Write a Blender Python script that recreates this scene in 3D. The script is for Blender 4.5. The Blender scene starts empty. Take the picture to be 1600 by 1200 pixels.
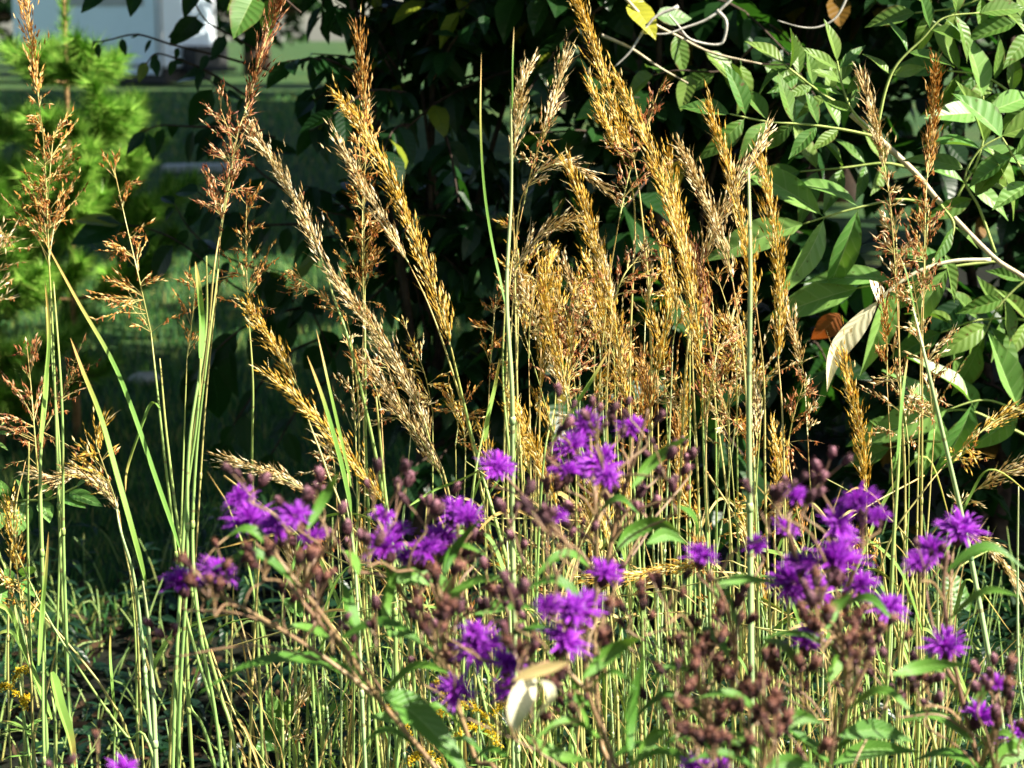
import bpy, math, random
from mathutils import Vector, Matrix, Quaternion
R = math.radians
V = Vector
sc = bpy.context.scene
COL = sc.collection
rng = random.Random(11)

# ------------------------------------------------------------------ camera
CAM_Z, PITCH, F = 1.5, R(10.48), 3000.0
cd = bpy.data.cameras.new('camera')
cam = bpy.data.objects.new('camera', cd)
COL.objects.link(cam)
cam.location = (0, 0, CAM_Z)
cam.rotation_euler = (R(90) - PITCH, 0, 0)
cd.sensor_width = 36.0
cd.lens = 36.0 * F / 1600.0
cd.clip_start, cd.clip_end = 0.05, 500
cd.dof.use_dof = True
cd.dof.focus_distance = 2.85
cd.dof.aperture_fstop = 7.0
sc.camera = cam

# ------------------------------------------------------------------ sky + sun
EL = 40.0
AZ = (0.95, -0.31)
SUN = V((AZ[0] * math.cos(R(EL)), AZ[1] * math.cos(R(EL)), math.sin(R(EL))))
w = bpy.data.worlds.new('World')
sc.world = w
w.use_nodes = True
nt = w.node_tree
bg = nt.nodes['Background']
sky = nt.nodes.new('ShaderNodeTexSky')
sky.sky_type = 'NISHITA'
sky.sun_disc = False
sky.sun_elevation = R(EL)
sky.sun_rotation = math.atan2(AZ[0], AZ[1])
nt.links.new(sky.outputs[0], bg.inputs[0])
bg.inputs[1].default_value = 0.05
ld = bpy.data.lights.new('sun', 'SUN')
ld.energy = 5.0
ld.angle = R(0.5)
ld.color = (1.0, 0.93, 0.80)
so = bpy.data.objects.new('sun', ld)
COL.objects.link(so)
so.location = (6, -5, 9)
so.rotation_euler = SUN.to_track_quat('Z', 'Y').to_euler()
sc.view_settings.view_transform = 'Standard'
sc.view_settings.look = 'None'
sc.view_settings.exposure = 1.7
sc.view_settings.gamma = 1.0
sc.cycles.max_bounces = 5
sc.cycles.diffuse_bounces = 2
sc.cycles.glossy_bounces = 2
sc.cycles.transmission_bounces = 3
sc.cycles.transparent_max_bounces = 4
sc.cycles.use_denoising = True
sc.cycles.sample_clamp_indirect = 4

# ------------------------------------------------------------------ helpers
CP, SP = math.cos(PITCH), math.sin(PITCH)
def at(px, py, Y):
    """the point of the place that stands at distance Y along the ground and shows at px, py of the 1600 x 1200 photo"""
    a, b = (px - 800) / F, (py - 600) / F
    d = V((a, CP - b * SP, -SP - b * CP))
    return V((0, 0, CAM_Z)) + d * (Y / d.y)
def pxm(Y): return Y / F / 0.97          # metres per photo pixel at distance Y

def lin(h):
    c = [int(h[i:i + 2], 16) / 255 for i in (0, 2, 4)]
    return tuple((x / 12.92 if x <= .04045 else ((x + .055) / 1.055) ** 2.4) for x in c) + (1,)

class MB:
    def __init__(s): s.v, s.f, s.uv, s.m = [], [], [], []
    def add(s, verts, faces, uvs=None, mat=0):
        o = len(s.v)
        s.v += [tuple(p) for p in verts]
        s.uv += uvs if uvs else [(0, .5)] * len(verts)
        for f in faces:
            s.f.append(tuple(i + o for i in f)); s.m.append(mat)
    def mesh(s, name, mats, smooth=True):
        me = bpy.data.meshes.new(name)
        me.from_pydata(s.v, [], s.f)
        if not isinstance(mats, (list, tuple)): mats = [mats]
        for m in mats: me.materials.append(m)
        if len(mats) > 1: me.polygons.foreach_set('material_index', s.m)
        if smooth: me.polygons.foreach_set('use_smooth', [True] * len(s.f))
        ul = me.uv_layers.new(name='UVMap')
        li = [0] * len(me.loops); me.loops.foreach_get('vertex_index', li)
        fl = []
        for i in li: fl += s.uv[i]
        ul.data.foreach_set('uv', fl)
        me.update()
        return me
    def build(s, name, mats, parent=None, smooth=True):
        o = bpy.data.objects.new(name, s.mesh(name, mats, smooth))
        COL.objects.link(o)
        if parent is not None: put(o, parent)
        return o

def put(o, parent):
    o.parent = parent
    if o.type == 'MESH' and o.get('own') is None:
        o.matrix_parent_inverse = parent_inv(parent)
def parent_inv(p):
    return p_world(p).inverted()
def p_world(p):
    m = Matrix.LocRotScale(p.location, p.rotation_euler, p.scale)
    if p.parent is not None: m = p_world(p.parent) @ p.matrix_parent_inverse @ m
    return m

def thing(name, label, cat, loc=(0, 0, 0), group=None, kind=None):
    o = bpy.data.objects.new(name, None)
    COL.objects.link(o)
    o.location = loc
    o.empty_display_size = .05
    return tag(o, label, cat, group, kind or 'thing')
def tag(o, label=None, cat=None, group=None, kind=None):
    if label: o['label'] = label
    if cat: o['category'] = cat
    if group: o['group'] = group
    if kind: o['kind'] = kind
    return o

def spline(pts, n=6):
    """Catmull-Rom through pts, n steps a span"""
    P = [V(p) for p in pts]
    if len(P) == 2: return [P[0].lerp(P[1], i / n) for i in range(n + 1)]
    P = [P[0] * 2 - P[1]] + P + [P[-1] * 2 - P[-2]]
    out = []
    for i in range(1, len(P) - 2):
        a, b, c, d = P[i - 1:i + 3]
        for k in range(n):
            t = k / n
            out.append(.5 * ((2 * b) + (c - a) * t + (2 * a - 5 * b + 4 * c - d) * t * t + (3 * b - a - 3 * c + d) * t ** 3))
    out.append(P[-2])
    return out
def frame(d):
    d = d.normalized()
    a = V((0, 0, 1)) if abs(d.z) < .9 else V((0, 1, 0))
    s = d.cross(a).normalized()
    return d, s, s.cross(d).normalized()
def tube(mb, pts, r0, r1=None, n=5, mat=0, caps=True):
    r1 = r0 if r1 is None else r1
    P = [V(p) for p in pts]; m = len(P)
    d, s, u = frame(P[1] - P[0])
    vs, fs, uv = [], [], []
    rr = rng.randint(0, 96)
    for i, p in enumerate(P):
        dd = (P[min(i + 1, m - 1)] - P[max(i - 1, 0)])
        if dd.length > 1e-9:
            dd.normalize()
            s = (s - dd * s.dot(dd)).normalized(); u = s.cross(dd)
        t = i / (m - 1)
        r = (r0(t) if callable(r0) else r0 + (r1 - r0) * t)
        for k in range(n):
            a = 2 * math.pi * k / n
            vs.append(p + s * (r * math.cos(a)) + u * (r * math.sin(a)))
            uv.append((k / n, t * .99 + rr))
    for i in range(m - 1):
        for k in range(n):
            a, b = i * n + k, i * n + (k + 1) % n
            fs.append((a, b, b + n, a + n))
    if caps:
        fs.append(tuple(range(n - 1, -1, -1))); fs.append(tuple((m - 1) * n + k for k in range(n)))
    mb.add(vs, fs, uv, mat)

PROF = {
    'ovate': lambda t: math.sin(math.pi * min(1, max(0, t)) ** .72) ** .85 if 0 < t < 1 else 0,
    'lance': lambda t: math.sin(math.pi * t ** .8) ** 1.15 if 0 < t < 1 else 0,
    'strap': lambda t: min(1, t * 8 + .35) * (1 - t ** 3.5) ** .8,
    'obov': lambda t: math.sin(math.pi * t ** 1.25) ** .8 if 0 < t < 1 else 0,
    'round': lambda t: math.sin(math.pi * t ** .85) ** .55 if 0 < t < 1 else 0,
}
def leaf(mb, base, d, nrm, L, W, fold=.35, curl=.3, k=6, prof='ovate', mat=0, wav=0, path=None, petiole=0, sidecurl=0):
    """one leaf blade: two halves that meet at a midrib; path overrides the straight axis"""
    d = d.normalized(); s = d.cross(nrm)
    if s.length < 1e-5: s = d.orthogonal()
    s.normalize(); nn = s.cross(d).normalized()
    rr = rng.randint(0, 96)
    fn = PROF[prof]
    vs, uv, fs = [], [], []
    if petiole:
        tube(mb, [base, base + d * petiole], W * .025, W * .02, 3, mat, False); base = base + d * petiole
    ph = rng.uniform(0, 6.28)
    for i in range(k + 1):
        t = i / k
        if path:
            q = t * (len(path) - 1); a = min(int(q), len(path) - 2)
            c = path[a].lerp(path[a + 1], q - a)
            dd = (path[a + 1] - path[a]).normalized()
            s = (s - dd * s.dot(dd)).normalized(); nn = s.cross(dd).normalized()
        else:
            c = base + d * (L * t * (1 - .12 * abs(curl) * t)) - nn * (curl * L * t * t) + s * (sidecurl * L * t * t)
        w = max(W * .5 * fn(t), W * .004)
        wv = wav * W * math.sin(ph + t * 9)
        wl = wav * W * math.sin(ph * 2 + t * 11)
        vs += [c - s * w + nn * (fold * w + wv), c, c, c + s * w + nn * (fold * w + wl)]
        v = t * .98 + .01 + rr
        uv += [(-1, v), (0, v), (0, v), (1, v)]
    for i in range(k):
        a = i * 4; b = a + 4
        fs += [(a, a + 1, b + 1, b), (a + 2, a + 3, b + 3, b + 2)]
    mb.add(vs, fs, uv, mat)
def spindle(mb, p, d, L, W, mat=0, flat=.7, belly=.4):
    d, s, u = frame(d)
    a = rng.uniform(0, 6.28); ca, sa = math.cos(a), math.sin(a)
    s, u = s * ca + u * sa, u * ca - s * sa
    c = p + d * L * belly; h = W / 2
    mb.add([p, c + s * h, c + u * h * flat, c - s * h, c - u * h * flat, p + d * L],
           [(0, 2, 1), (0, 3, 2), (0, 4, 3), (0, 1, 4), (5, 1, 2), (5, 2, 3), (5, 3, 4), (5, 4, 1)], None, mat)
def hair(mb, p, q, w, mat=0):
    d, s, u = frame(q - p)
    mb.add([p + s * w, p - s * w * .5 + u * w * .87, p - s * w * .5 - u * w * .87, q], [(0, 1, 3), (1, 2, 3), (2, 0, 3)], None, mat)
def rdir(zmin=-1, zmax=1):
    z = rng.uniform(zmin, zmax); a = rng.uniform(0, 2 * math.pi); r = math.sqrt(max(0, 1 - z * z))
    return V((r * math.cos(a), r * math.sin(a), z))

# ------------------------------------------------------------------ materials
class NT:
    def __init__(s, name):
        s.m = bpy.data.materials.new(name); s.m.use_nodes = True
        s.t = s.m.node_tree; s.t.nodes.clear()
        s.out = s.n('ShaderNodeOutputMaterial')
    def n(s, typ, **kw):
        x = s.t.nodes.new(typ)
        for k, v in kw.items(): setattr(x, k, v)
        return x
    def set(s, sock, val):
        if hasattr(val, 'links') or hasattr(val, 'is_linked'): s.t.links.new(val, sock)
        else: sock.default_value = val
    def math(s, op, a, b=0.0, clamp=False):
        x = s.n('ShaderNodeMath', operation=op, use_clamp=clamp)
        s.set(x.inputs[0], a); s.set(x.inputs[1], b)
        return x.outputs[0]
    def mix(s, f, a, b):
        x = s.n('ShaderNodeMix', data_type='RGBA')
        s.set(x.inputs[0], f); s.set(x.inputs[6], a); s.set(x.inputs[7], b)
        return x.outputs[2]
    def ramp(s, f, stops):
        x = s.n('ShaderNodeValToRGB')
        e = x.color_ramp.elements
        while len(e) < len(stops): e.new(.5)
        for i, (p, c) in enumerate(stops): e[i].position = p; e[i].color = c
        s.set(x.inputs[0], f)
        return x.outputs[0]
    def noise(s, scale, detail=3, vec=None, rough=.55):
        x = s.n('ShaderNodeTexNoise')
        x.inputs['Scale'].default_value = scale; x.inputs['Detail'].default_value = detail; x.inputs['Roughness'].default_value = rough
        if vec is not None: s.set(x.inputs['Vector'], vec)
        return x.outputs[0]
    def uv(s):
        a = s.n('ShaderNodeUVMap'); a.uv_map = 'UVMap'
        b = s.n('ShaderNodeSeparateXYZ'); s.t.links.new(a.outputs[0], b.inputs[0])
        return b.outputs[0], b.outputs[1]
    def pos(s): return s.n('ShaderNodeTexCoord').outputs['Object']
    def island(s): return s.n('ShaderNodeNewGeometry').outputs['Random Per Island']
    def bsdf(s, col, rough=.6, spec=.4, trans=0, tcol=None, bump=None, bstr=.3, bdist=.002):
        p = s.n('ShaderNodeBsdfPrincipled')
        s.set(p.inputs['Base Color'], col); s.set(p.inputs['Roughness'], rough); s.set(p.inputs['Specular IOR Level'], spec)
        if bump is not None:
            b = s.n('ShaderNodeBump'); s.set(b.inputs['Height'], bump); b.inputs['Strength'].default_value = bstr; b.inputs['Distance'].default_value = bdist
            s.t.links.new(b.outputs[0], p.inputs['Normal'])
        last = p.outputs[0]
        if trans:
            t = s.n('ShaderNodeBsdfTranslucent'); s.set(t.inputs[0], tcol if tcol is not None else col)
            x = s.n('ShaderNodeMixShader'); s.set(x.inputs[0], trans)
            s.t.links.new(last, x.inputs[1]); s.t.links.new(t.outputs[0], x.inputs[2]); last = x.outputs[0]
        s.t.links.new(last, s.out.inputs[0])
        return s.m

def leaf_mat(name, ca, cb, vein, tc, rough=.42, spec=.5, trans=.35, odd=None, nv=9, spots=.25, vstr=.4, tip=None, fleck=None):
    k = NT(name)
    u, v = k.uv()
    fr = k.math('FRACT', v); rid = k.math('DIVIDE', k.math('FLOOR', v), 96.0)
    au = k.math('ABSOLUTE', u)
    c = k.mix(rid, ca, cb)
    if odd is not None: c = k.mix(k.math('GREATER_THAN', rid, .972), c, odd)
    c = k.mix(k.math('MULTIPLY', k.math('SUBTRACT', k.noise(22, 4, k.pos()), .45, True), spots * 4, True), c, tuple(x * .55 for x in ca[:3]) + (1,))
    if tip: c = k.mix(k.math('MULTIPLY', k.math('SUBTRACT', fr, .58, True), 3.2, True), c, tip)
    if fleck: c = k.mix(k.math('MULTIPLY', k.math('SUBTRACT', k.noise(75, 2, k.pos()), .66, True), 14.0, True), c, fleck)
    mid = k.math('SUBTRACT', 1.0, k.math('MULTIPLY', au, 14.0), True)
    sv = k.math('SINE', k.math('MULTIPLY', k.math('ADD', k.math('SUBTRACT', fr, k.math('MULTIPLY', au, .16)), k.math('MULTIPLY', k.noise(14, 2, k.pos()), .16)), nv * 6.283))
    side = k.math('MULTIPLY', k.math('SUBTRACT', sv, .86), 5.0, True)
    vv = k.math('MAXIMUM', mid, k.math('MULTIPLY', side, .45))
    if fleck: c = k.mix(k.math('MULTIPLY', k.math('MULTIPLY', k.math('SUBTRACT', au, .72, True), 4.0), k.math('MULTIPLY', k.math('SUBTRACT', k.noise(30, 2, k.pos()), .5, True), 6.0, True)), c, fleck)
    c = k.mix(k.math('MULTIPLY', vv, vstr), c, vein)
    t = k.mix(k.math('MULTIPLY', vv, vstr), tc, vein)
    return k.bsdf(c, rough, spec, trans, t, k.math('MULTIPLY', sv, .5), .35, .0015)

def seed_mat(name, stops, rough=.55, trans=.38):
    k = NT(name)
    c = k.ramp(k.island(), stops)
    return k.bsdf(c, rough, .35, trans, c)

M = {}
M['gold'] = seed_mat('gold_spikelet', [(0, lin('94701e')), (.2, lin('d2aa3e')), (.6, lin('ecca5c')), (1, lin('fcf0c0'))])
M['straw'] = seed_mat('straw_spikelet', [(0, lin('947444')), (.3, lin('d2b478')), (.7, lin('eedcaa')), (1, lin('fcf4d8'))])
M['amber'] = seed_mat('amber_spikelet', [(0, lin('74481e')), (.3, lin('b47c34')), (.65, lin('d8a854')), (1, lin('f6dea4'))])
M['russet'] = seed_mat('russet_spikelet', [(0, lin('5e2e1e')), (.35, lin('9c5c38')), (.7, lin('cc9460')), (1, lin('f6dcb4'))])
M['brown'] = seed_mat('brown_spikelet', [(0, lin('43301c')), (.5, lin('7d5a34')), (1, lin('b08a58'))])
M['anther'] = seed_mat('orange_anther', [(0, lin('8a4a20')), (.6, lin('bd7236')), (1, lin('dca060'))])
def stem_mat(name, lo, hi, tip, red):
    k = NT(name)
    u, v = k.uv(); t = k.math('FRACT', v); rid = k.math('DIVIDE', k.math('FLOOR', v), 96.0)
    c = k.ramp(t, [(0, tip), (.22, hi), (1, lo)])
    c = k.mix(k.math('MULTIPLY', rid, .25), c, lin('b9a24a'))
    n = k.math('MULTIPLY', k.math('SUBTRACT', k.noise(9, 2, k.pos()), .58, True), 5.0, True)
    c = k.mix(k.math('MULTIPLY', n, .55), c, red)
    bd = k.math('FRACT', k.math('ADD', k.math('MULTIPLY', t, 4.5), rid))
    c = k.mix(k.math('MULTIPLY', k.math('SUBTRACT', .16, bd, True), 3.5, True), c, hi)
    c = k.mix(k.math('MULTIPLY', k.math('LESS_THAN', bd, .022), .75), c, lin('6e5630'))
    c = k.mix(k.math('MULTIPLY', k.math('SUBTRACT', k.noise(60, 3, k.pos()), .62, True), 5.0, True), c, lin('6c6034'))
    st = k.math('MULTIPLY', k.math('ADD', k.math('SINE', k.math('MULTIPLY', u, 44.0)), 1.0), .12)
    c = k.mix(st, c, lin('d8e0b0'))
    return k.bsdf(c, .42, .45, .12, c)
M['stem'] = stem_mat('green_culm', lin('7cab58'), lin('8fb55c'), lin('c4b862'), lin('a5713c'))
M['paleculm'] = stem_mat('pale_culm', lin('86b47a'), lin('a5c48a'), lin('d8d8a0'), lin('9ab060'))
M['dryculm'] = stem_mat('dry_culm', lin('a2ae62'), lin('c0b46a'), lin('cc9c58'), lin('a86840'))
M['blade'] = leaf_mat('grass_blade', lin('6f9c48'), lin('8fb055'), lin('c0cf86'), lin('8cae42'), .5, .35, .22, lin('c9b070'), 0, .15, .4, lin('c0a05c'))
M['dryblade'] = leaf_mat('dry_blade', lin('b89c5c'), lin('d8c48a'), lin('e8d8a8'), lin('d0b060'), .6, .3, .3, None, 0, .2)
M['ironstem'] = stem_mat('ironweed_stem', lin('7a4c48'), lin('8a5a4a'), lin('9a7658'), lin('6a3040'))
M['ironleaf'] = leaf_mat('ironweed_leaf', lin('457828'), lin('649236'), lin('a0c06c'), lin('78a22e'), .45, .4, .22, None, 14, .2)
M['glareleaf'] = leaf_mat('sun_glare_leaf', lin('e2dcb4'), lin('efe9c8'), lin('f4eed6'), lin('e0dc9a'), .5, .4, .2, None, 10, .25, .3, None, lin('a08a58'))  # overexposed sun glare put into the leaf colour as cream
def petal_mat():
    k = NT('purple_floret'); u, v = k.uv(); t = k.math('FRACT', v)
    c = k.ramp(t, [(0, lin('7a1480')), (.4, lin('a224c0')), (1, lin('cc70f0'))])
    c = k.mix(k.math('MULTIPLY', k.island(), .45), c, lin('8a2cc0'))
    return k.bsdf(c, .55, .25, .4, c)
M['petal'] = petal_mat()
def bud_mat(name, lo, mid, hi):
    k = NT(name); u, v = k.uv(); t = k.math('FRACT', v); rid = k.math('DIVIDE', k.math('FLOOR', v), 96.0)
    a = k.math('SINE', k.math('MULTIPLY', k.math('ADD', u, k.math('MULTIPLY', t, .5)), 50.3))
    b = k.math('SINE', k.math('MULTIPLY', k.math('SUBTRACT', u, k.math('MULTIPLY', t, .5)), 50.3))
    h = k.math('MULTIPLY', a, b)
    c = k.ramp(t, [(0, lo), (.5, mid), (.95, hi)])
    c = k.mix(k.math('MULTIPLY', k.math('SUBTRACT', .3, h, True), .8, True), c, tuple(x * .35 for x in mid[:3]) + (1,))
    oi = k.n('ShaderNodeObjectInfo').outputs['Random']
    c = k.mix(k.math('MULTIPLY', oi, .7), c, tuple(x * .4 for x in lo[:3]) + (1,))
    return k.bsdf(c, .55, .35, .0, None, h, .6, .001)
M['bud'] = bud_mat('purple_brown_bud', lin('3c2026'), lin('64343e'), lin('c08898'))
M['spent'] = bud_mat('spent_bud', lin('301820'), lin('562c2e'), lin('b07a6a'))
M['pappus'] = seed_mat('rusty_pappus', [(0, lin('3a1e1c')), (.5, lin('7c4434')), (1, lin('c8947a'))])
M['goldenrod'] = seed_mat('goldenrod_floret', [(0, lin('b08a00')), (.5, lin('e0c010')), (1, lin('f4e040'))])
DG = leaf_mat
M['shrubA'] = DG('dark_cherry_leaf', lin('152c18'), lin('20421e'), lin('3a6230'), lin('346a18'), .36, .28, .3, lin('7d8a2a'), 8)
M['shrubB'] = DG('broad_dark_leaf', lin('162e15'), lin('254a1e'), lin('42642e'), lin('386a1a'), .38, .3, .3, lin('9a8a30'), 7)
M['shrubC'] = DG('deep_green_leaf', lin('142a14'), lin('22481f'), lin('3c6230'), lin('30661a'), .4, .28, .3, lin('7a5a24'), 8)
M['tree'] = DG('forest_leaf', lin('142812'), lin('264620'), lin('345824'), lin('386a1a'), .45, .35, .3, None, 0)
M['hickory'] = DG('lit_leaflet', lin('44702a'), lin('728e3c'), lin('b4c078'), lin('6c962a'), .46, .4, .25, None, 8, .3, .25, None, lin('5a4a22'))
M['yellowleaf'] = DG('yellowing_leaf', lin('a8b030'), lin('c8c040'), lin('e0d878'), lin('d8d030'), .45, .4, .4, None, 8, .5)
M['deadleaf'] = DG('rust_leaf', lin('8a4a22'), lin('b06a34'), lin('c89060'), lin('c06020'), .6, .3, .25, None, 8, .5)
M['oldleaf'] = DG('old_leaf_litter', lin('241a10'), lin('4a3622'), lin('5a4630'), lin('4a3018'), .7, .25, .1, None, 7, .5)
M['oval'] = DG('fresh_oval_leaf', lin('588c40'), lin('80a854'), lin('ccdc9c'), lin('80b034'), .42, .4, .3, None, 7, .2, .4, None, lin('4a5a22'))
def bark(name, a, b, sc_=30):
    k = NT(name)
    n = k.noise(sc_, 5, k.pos())
    c = k.ramp(n, [(.3, a), (.7, b)])
    return k.bsdf(c, .8, .25, 0, None, n, .5, .004)
M['bark'] = bark('dark_bark', lin('2a211a'), lin('54443a'))
M['palebark'] = bark('pale_twig_bark', lin('a89878'), lin('d8ccae'), 60)
M['whitebark'] = bark('bleached_twig', lin('9a968c'), lin('dcd8cc'), 60)
M['pinebark'] = bark('pine_bark', lin('8a6a48'), lin('c09a6c'), 40)
M['needle'] = seed_mat('pine_needle', [(0, lin('3a741c')), (.5, lin('72ac34')), (1, lin('bade68'))], .45, .2)
M['petiole'] = bark('green_petiole', lin('8aa050'), lin('b8c478'), 30)
def lawn_mat():
    k = NT('lawn_soil_and_turf')
    p = k.pos()
    n1, n2, n3 = k.noise(.45, 4, p), k.noise(3.2, 5, p), k.noise(40, 4, p)
    c = k.ramp(n2, [(.3, lin('1d3a22')), (.52, lin('335528')), (.72, lin('66703a'))])
    c = k.mix(k.math('MULTIPLY', k.math('SUBTRACT', n1, .52, True), 3.0, True), c, lin('6c7040'))
    c = k.mix(k.math('MULTIPLY', n3, .5), c, lin('22361c'))
    return k.bsdf(c, .85, .2, 0, None, n3, .8, .03)
M['lawn'] = lawn_mat()
M['turf'] = seed_mat('turf_blade', [(0, lin('235030')), (.6, lin('457a38')), (.9, lin('7c9848')), (1, lin('b0a464'))], .5, .3)
M['herb'] = DG('herb_leaf', lin('10261a'), lin('1c3c24'), lin('305430'), lin('28581c'), .36, .5, .25, None, 5)
def paint(name, col, rough=.35, dirt=.25):
    k = NT(name); n = k.noise(2.2, 6, k.pos(), .65)
    c = k.mix(k.math('MULTIPLY', k.math('SUBTRACT', n, .45, True), dirt * 4, True), col, tuple(x * .62 for x in col[:3]) + (1,))
    return k.bsdf(c, rough, .5)
M['trailer'] = paint('shade_blue_trailer_paint', (.74, .86, .96, 1), .35, .1)  # white trailer; the blue of its shade is mixed into the paint
M['trim'] = paint('grey_trim', (.38, .39, .40, 1))
M['chassis'] = paint('black_chassis', (.02, .02, .02, 1), .6)
M['tyre'] = paint('tyre_rubber', (.018, .018, .018, 1), .8)
M['rim'] = paint('steel_rim', (.45, .45, .46, 1), .3)
M['board'] = paint('weathered_board', (.55, .57, .56, 1), .7, .5)
M['stone'] = bark('pale_stone', lin('9a9a90'), lin('c8c8bc'), 12)

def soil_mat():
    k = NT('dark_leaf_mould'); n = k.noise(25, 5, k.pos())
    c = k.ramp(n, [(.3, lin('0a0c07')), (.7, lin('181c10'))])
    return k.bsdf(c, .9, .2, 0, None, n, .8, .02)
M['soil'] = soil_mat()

# ------------------------------------------------------------------ the ground
def ground():
    mb = MB(); n = 40
    for j in range(n + 1):
        for i in range(n + 1):
            x = -150 + 300 * i / n; y = -60 + 300 * j / n
            mb.v.append((x, y, 0)); mb.uv.append((0, .5))
    for j in range(n):
        for i in range(n):
            a = j * (n + 1) + i
            mb.f.append((a, a + 1, a + n + 2, a + n + 1)); mb.m.append(0)
    tag(mb.build('lawn', M['lawn']), kind='structure')
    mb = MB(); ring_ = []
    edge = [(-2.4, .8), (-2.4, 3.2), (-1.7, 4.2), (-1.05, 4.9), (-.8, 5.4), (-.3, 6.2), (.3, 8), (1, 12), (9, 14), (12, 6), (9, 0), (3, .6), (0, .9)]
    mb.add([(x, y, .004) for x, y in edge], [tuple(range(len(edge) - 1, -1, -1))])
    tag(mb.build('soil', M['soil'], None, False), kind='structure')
ground()

def turf():
    mb = MB()
    def blade(x, y, h, w_):
        a = rng.uniform(0, 6.28); l = rng.uniform(.1, .7) * h; b = rng.uniform(0, 6.28)
        dx, dy = math.cos(a) * w_, math.sin(a) * w_
        ex, ey = math.cos(b) * l, math.sin(b) * l
        mb.add([(x - dx, y - dy, 0), (x + dx, y + dy, 0), (x + ex * .4 + dx * .7, y + ey * .4 + dy * .7, h * .6), (x + ex * .4 - dx * .7, y + ey * .4 - dy * .7, h * .6), (x + ex, y + ey, h)], [(0, 1, 2, 3), (3, 2, 4)])
    for _ in range(52000):
        y = 3.6 * (16 / 3.6) ** rng.random()
        x = rng.uniform(-.42, .12) * y
        if x > -1.0 + max(0, y - 4.6) * .5 or (y < 4.3 and x > -1.75): continue
        blade(x, y, rng.uniform(.025, .07) * (1 + (y > 7) * .2), .0012 * y / 4 + .0012)
    for _ in range(14000):
        y = rng.uniform(15, 46); x = rng.uniform(-.36, -.05) * y
        blade(x, y, rng.uniform(.05, .12), .006 * y / 15)
    tag(mb.build('turf_grass', M['turf'], None, False), 'short mown grass across the lawn behind the tall stalks', 'grass', None, 'stuff')
turf()

# ------------------------------------------------------------------ generic shrubs and trees
def leafy_cloud(name, label, cat, base, blobs, nleaf, L, mats, prof='ovate', trunk_r=.03, asp=.55, group=None, droop=.5, k=4, twigs=None, sub=12, hole=.0, up=.3):
    """a trunk, a limb to each blob, twigs inside the blobs that carry leaves"""
    t = thing(name, label, cat, base, group)
    wood, fol = MB(), MB()
    B = V(base)
    cz = sum(b[2] for b in blobs) / len(blobs)
    fork = V((B.x, B.y, cz * .35))
    tube(wood, [B - V((0, 0, .1)), B.lerp(fork, .5) + V((rng.uniform(-.03, .03), 0, 0)), fork], trunk_r, trunk_r * .75, 7)
    vol = sum(b[3] ** 2 for b in blobs)
    for (bx, by, bz, br) in blobs:
        c = V((bx, by, bz))
        mid = fork.lerp(c, .55) + V((rng.uniform(-.15, .15) * br, rng.uniform(-.15, .15) * br, -.12 * br))
        tube(wood, spline([fork, mid, c], 5), trunk_r * .6, trunk_r * .2, 5)
        n = max(1, int(nleaf * br * br / vol / sub))
        for _ in range(n):
            d = rdir(-.75, 1)
            if rng.random() < .25: d.z = abs(d.z)
            p0 = c + d * br * rng.uniform(.12, .45)
            tl = br * rng.uniform(.4, .85)
            dd = (d + rdir() * .55 + V((0, 0, up))).normalized()
            p1 = p0 + dd * tl * .5; p2 = p0 + dd * tl - V((0, 0, tl * .22 * droop))
            P = spline([p0, p1, p2], 3)
            tube(wood, P, .0045 + trunk_r * .06, .0015, 3, 0, False)
            for j in range(sub):
                q = (j + rng.random()) / sub
                a = q * (len(P) - 1.001); i = int(a)
                p = P[i].lerp(P[i + 1], a - i)
                td = (P[i + 1] - P[i]).normalized()
                side = td.cross(V((0, 0, 1)));
                side = (side if side.length > .1 else V((1, 0, 0))).normalized() * (1 if j % 2 else -1)
                ld_ = (td * .55 + side * .9 + rdir() * .45 - V((0, 0, droop * rng.uniform(.2, 1.4)))).normalized()
                nr = (V((0, 0, 1)) + rdir() * .55).normalized()
                sz = L * rng.uniform(.6, 1.25)
                leaf(fol, p, ld_, nr, sz, sz * asp * rng.uniform(.85, 1.15), rng.uniform(.1, .45), rng.uniform(0, .45), k, prof, 0, .03, None, 0, rng.uniform(-.15, .15))
    wood.build('trunk', M['bark'], t)
    fol.build('crown', mats, t, True)
    return t

# the thicket right behind the tall grass
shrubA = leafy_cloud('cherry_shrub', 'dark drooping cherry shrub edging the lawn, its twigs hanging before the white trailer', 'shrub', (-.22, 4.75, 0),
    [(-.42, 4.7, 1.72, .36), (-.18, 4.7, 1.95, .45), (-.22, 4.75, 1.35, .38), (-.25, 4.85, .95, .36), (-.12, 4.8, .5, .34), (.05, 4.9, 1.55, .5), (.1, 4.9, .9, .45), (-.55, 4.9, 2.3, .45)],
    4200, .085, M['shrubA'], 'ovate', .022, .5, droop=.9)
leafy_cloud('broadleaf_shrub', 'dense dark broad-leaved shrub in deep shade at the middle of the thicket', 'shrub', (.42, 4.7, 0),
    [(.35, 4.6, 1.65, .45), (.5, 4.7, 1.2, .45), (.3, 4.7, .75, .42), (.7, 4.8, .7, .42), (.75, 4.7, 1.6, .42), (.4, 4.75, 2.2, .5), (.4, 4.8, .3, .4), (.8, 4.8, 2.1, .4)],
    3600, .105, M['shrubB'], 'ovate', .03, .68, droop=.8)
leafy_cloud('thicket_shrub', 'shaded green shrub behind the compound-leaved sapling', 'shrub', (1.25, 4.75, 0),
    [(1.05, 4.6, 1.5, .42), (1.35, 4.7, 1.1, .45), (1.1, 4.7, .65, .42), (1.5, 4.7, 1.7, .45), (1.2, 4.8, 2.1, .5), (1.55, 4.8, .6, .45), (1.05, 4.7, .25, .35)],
    3200, .095, M['shrubC'], 'obov', .03, .55, droop=.6)
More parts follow.
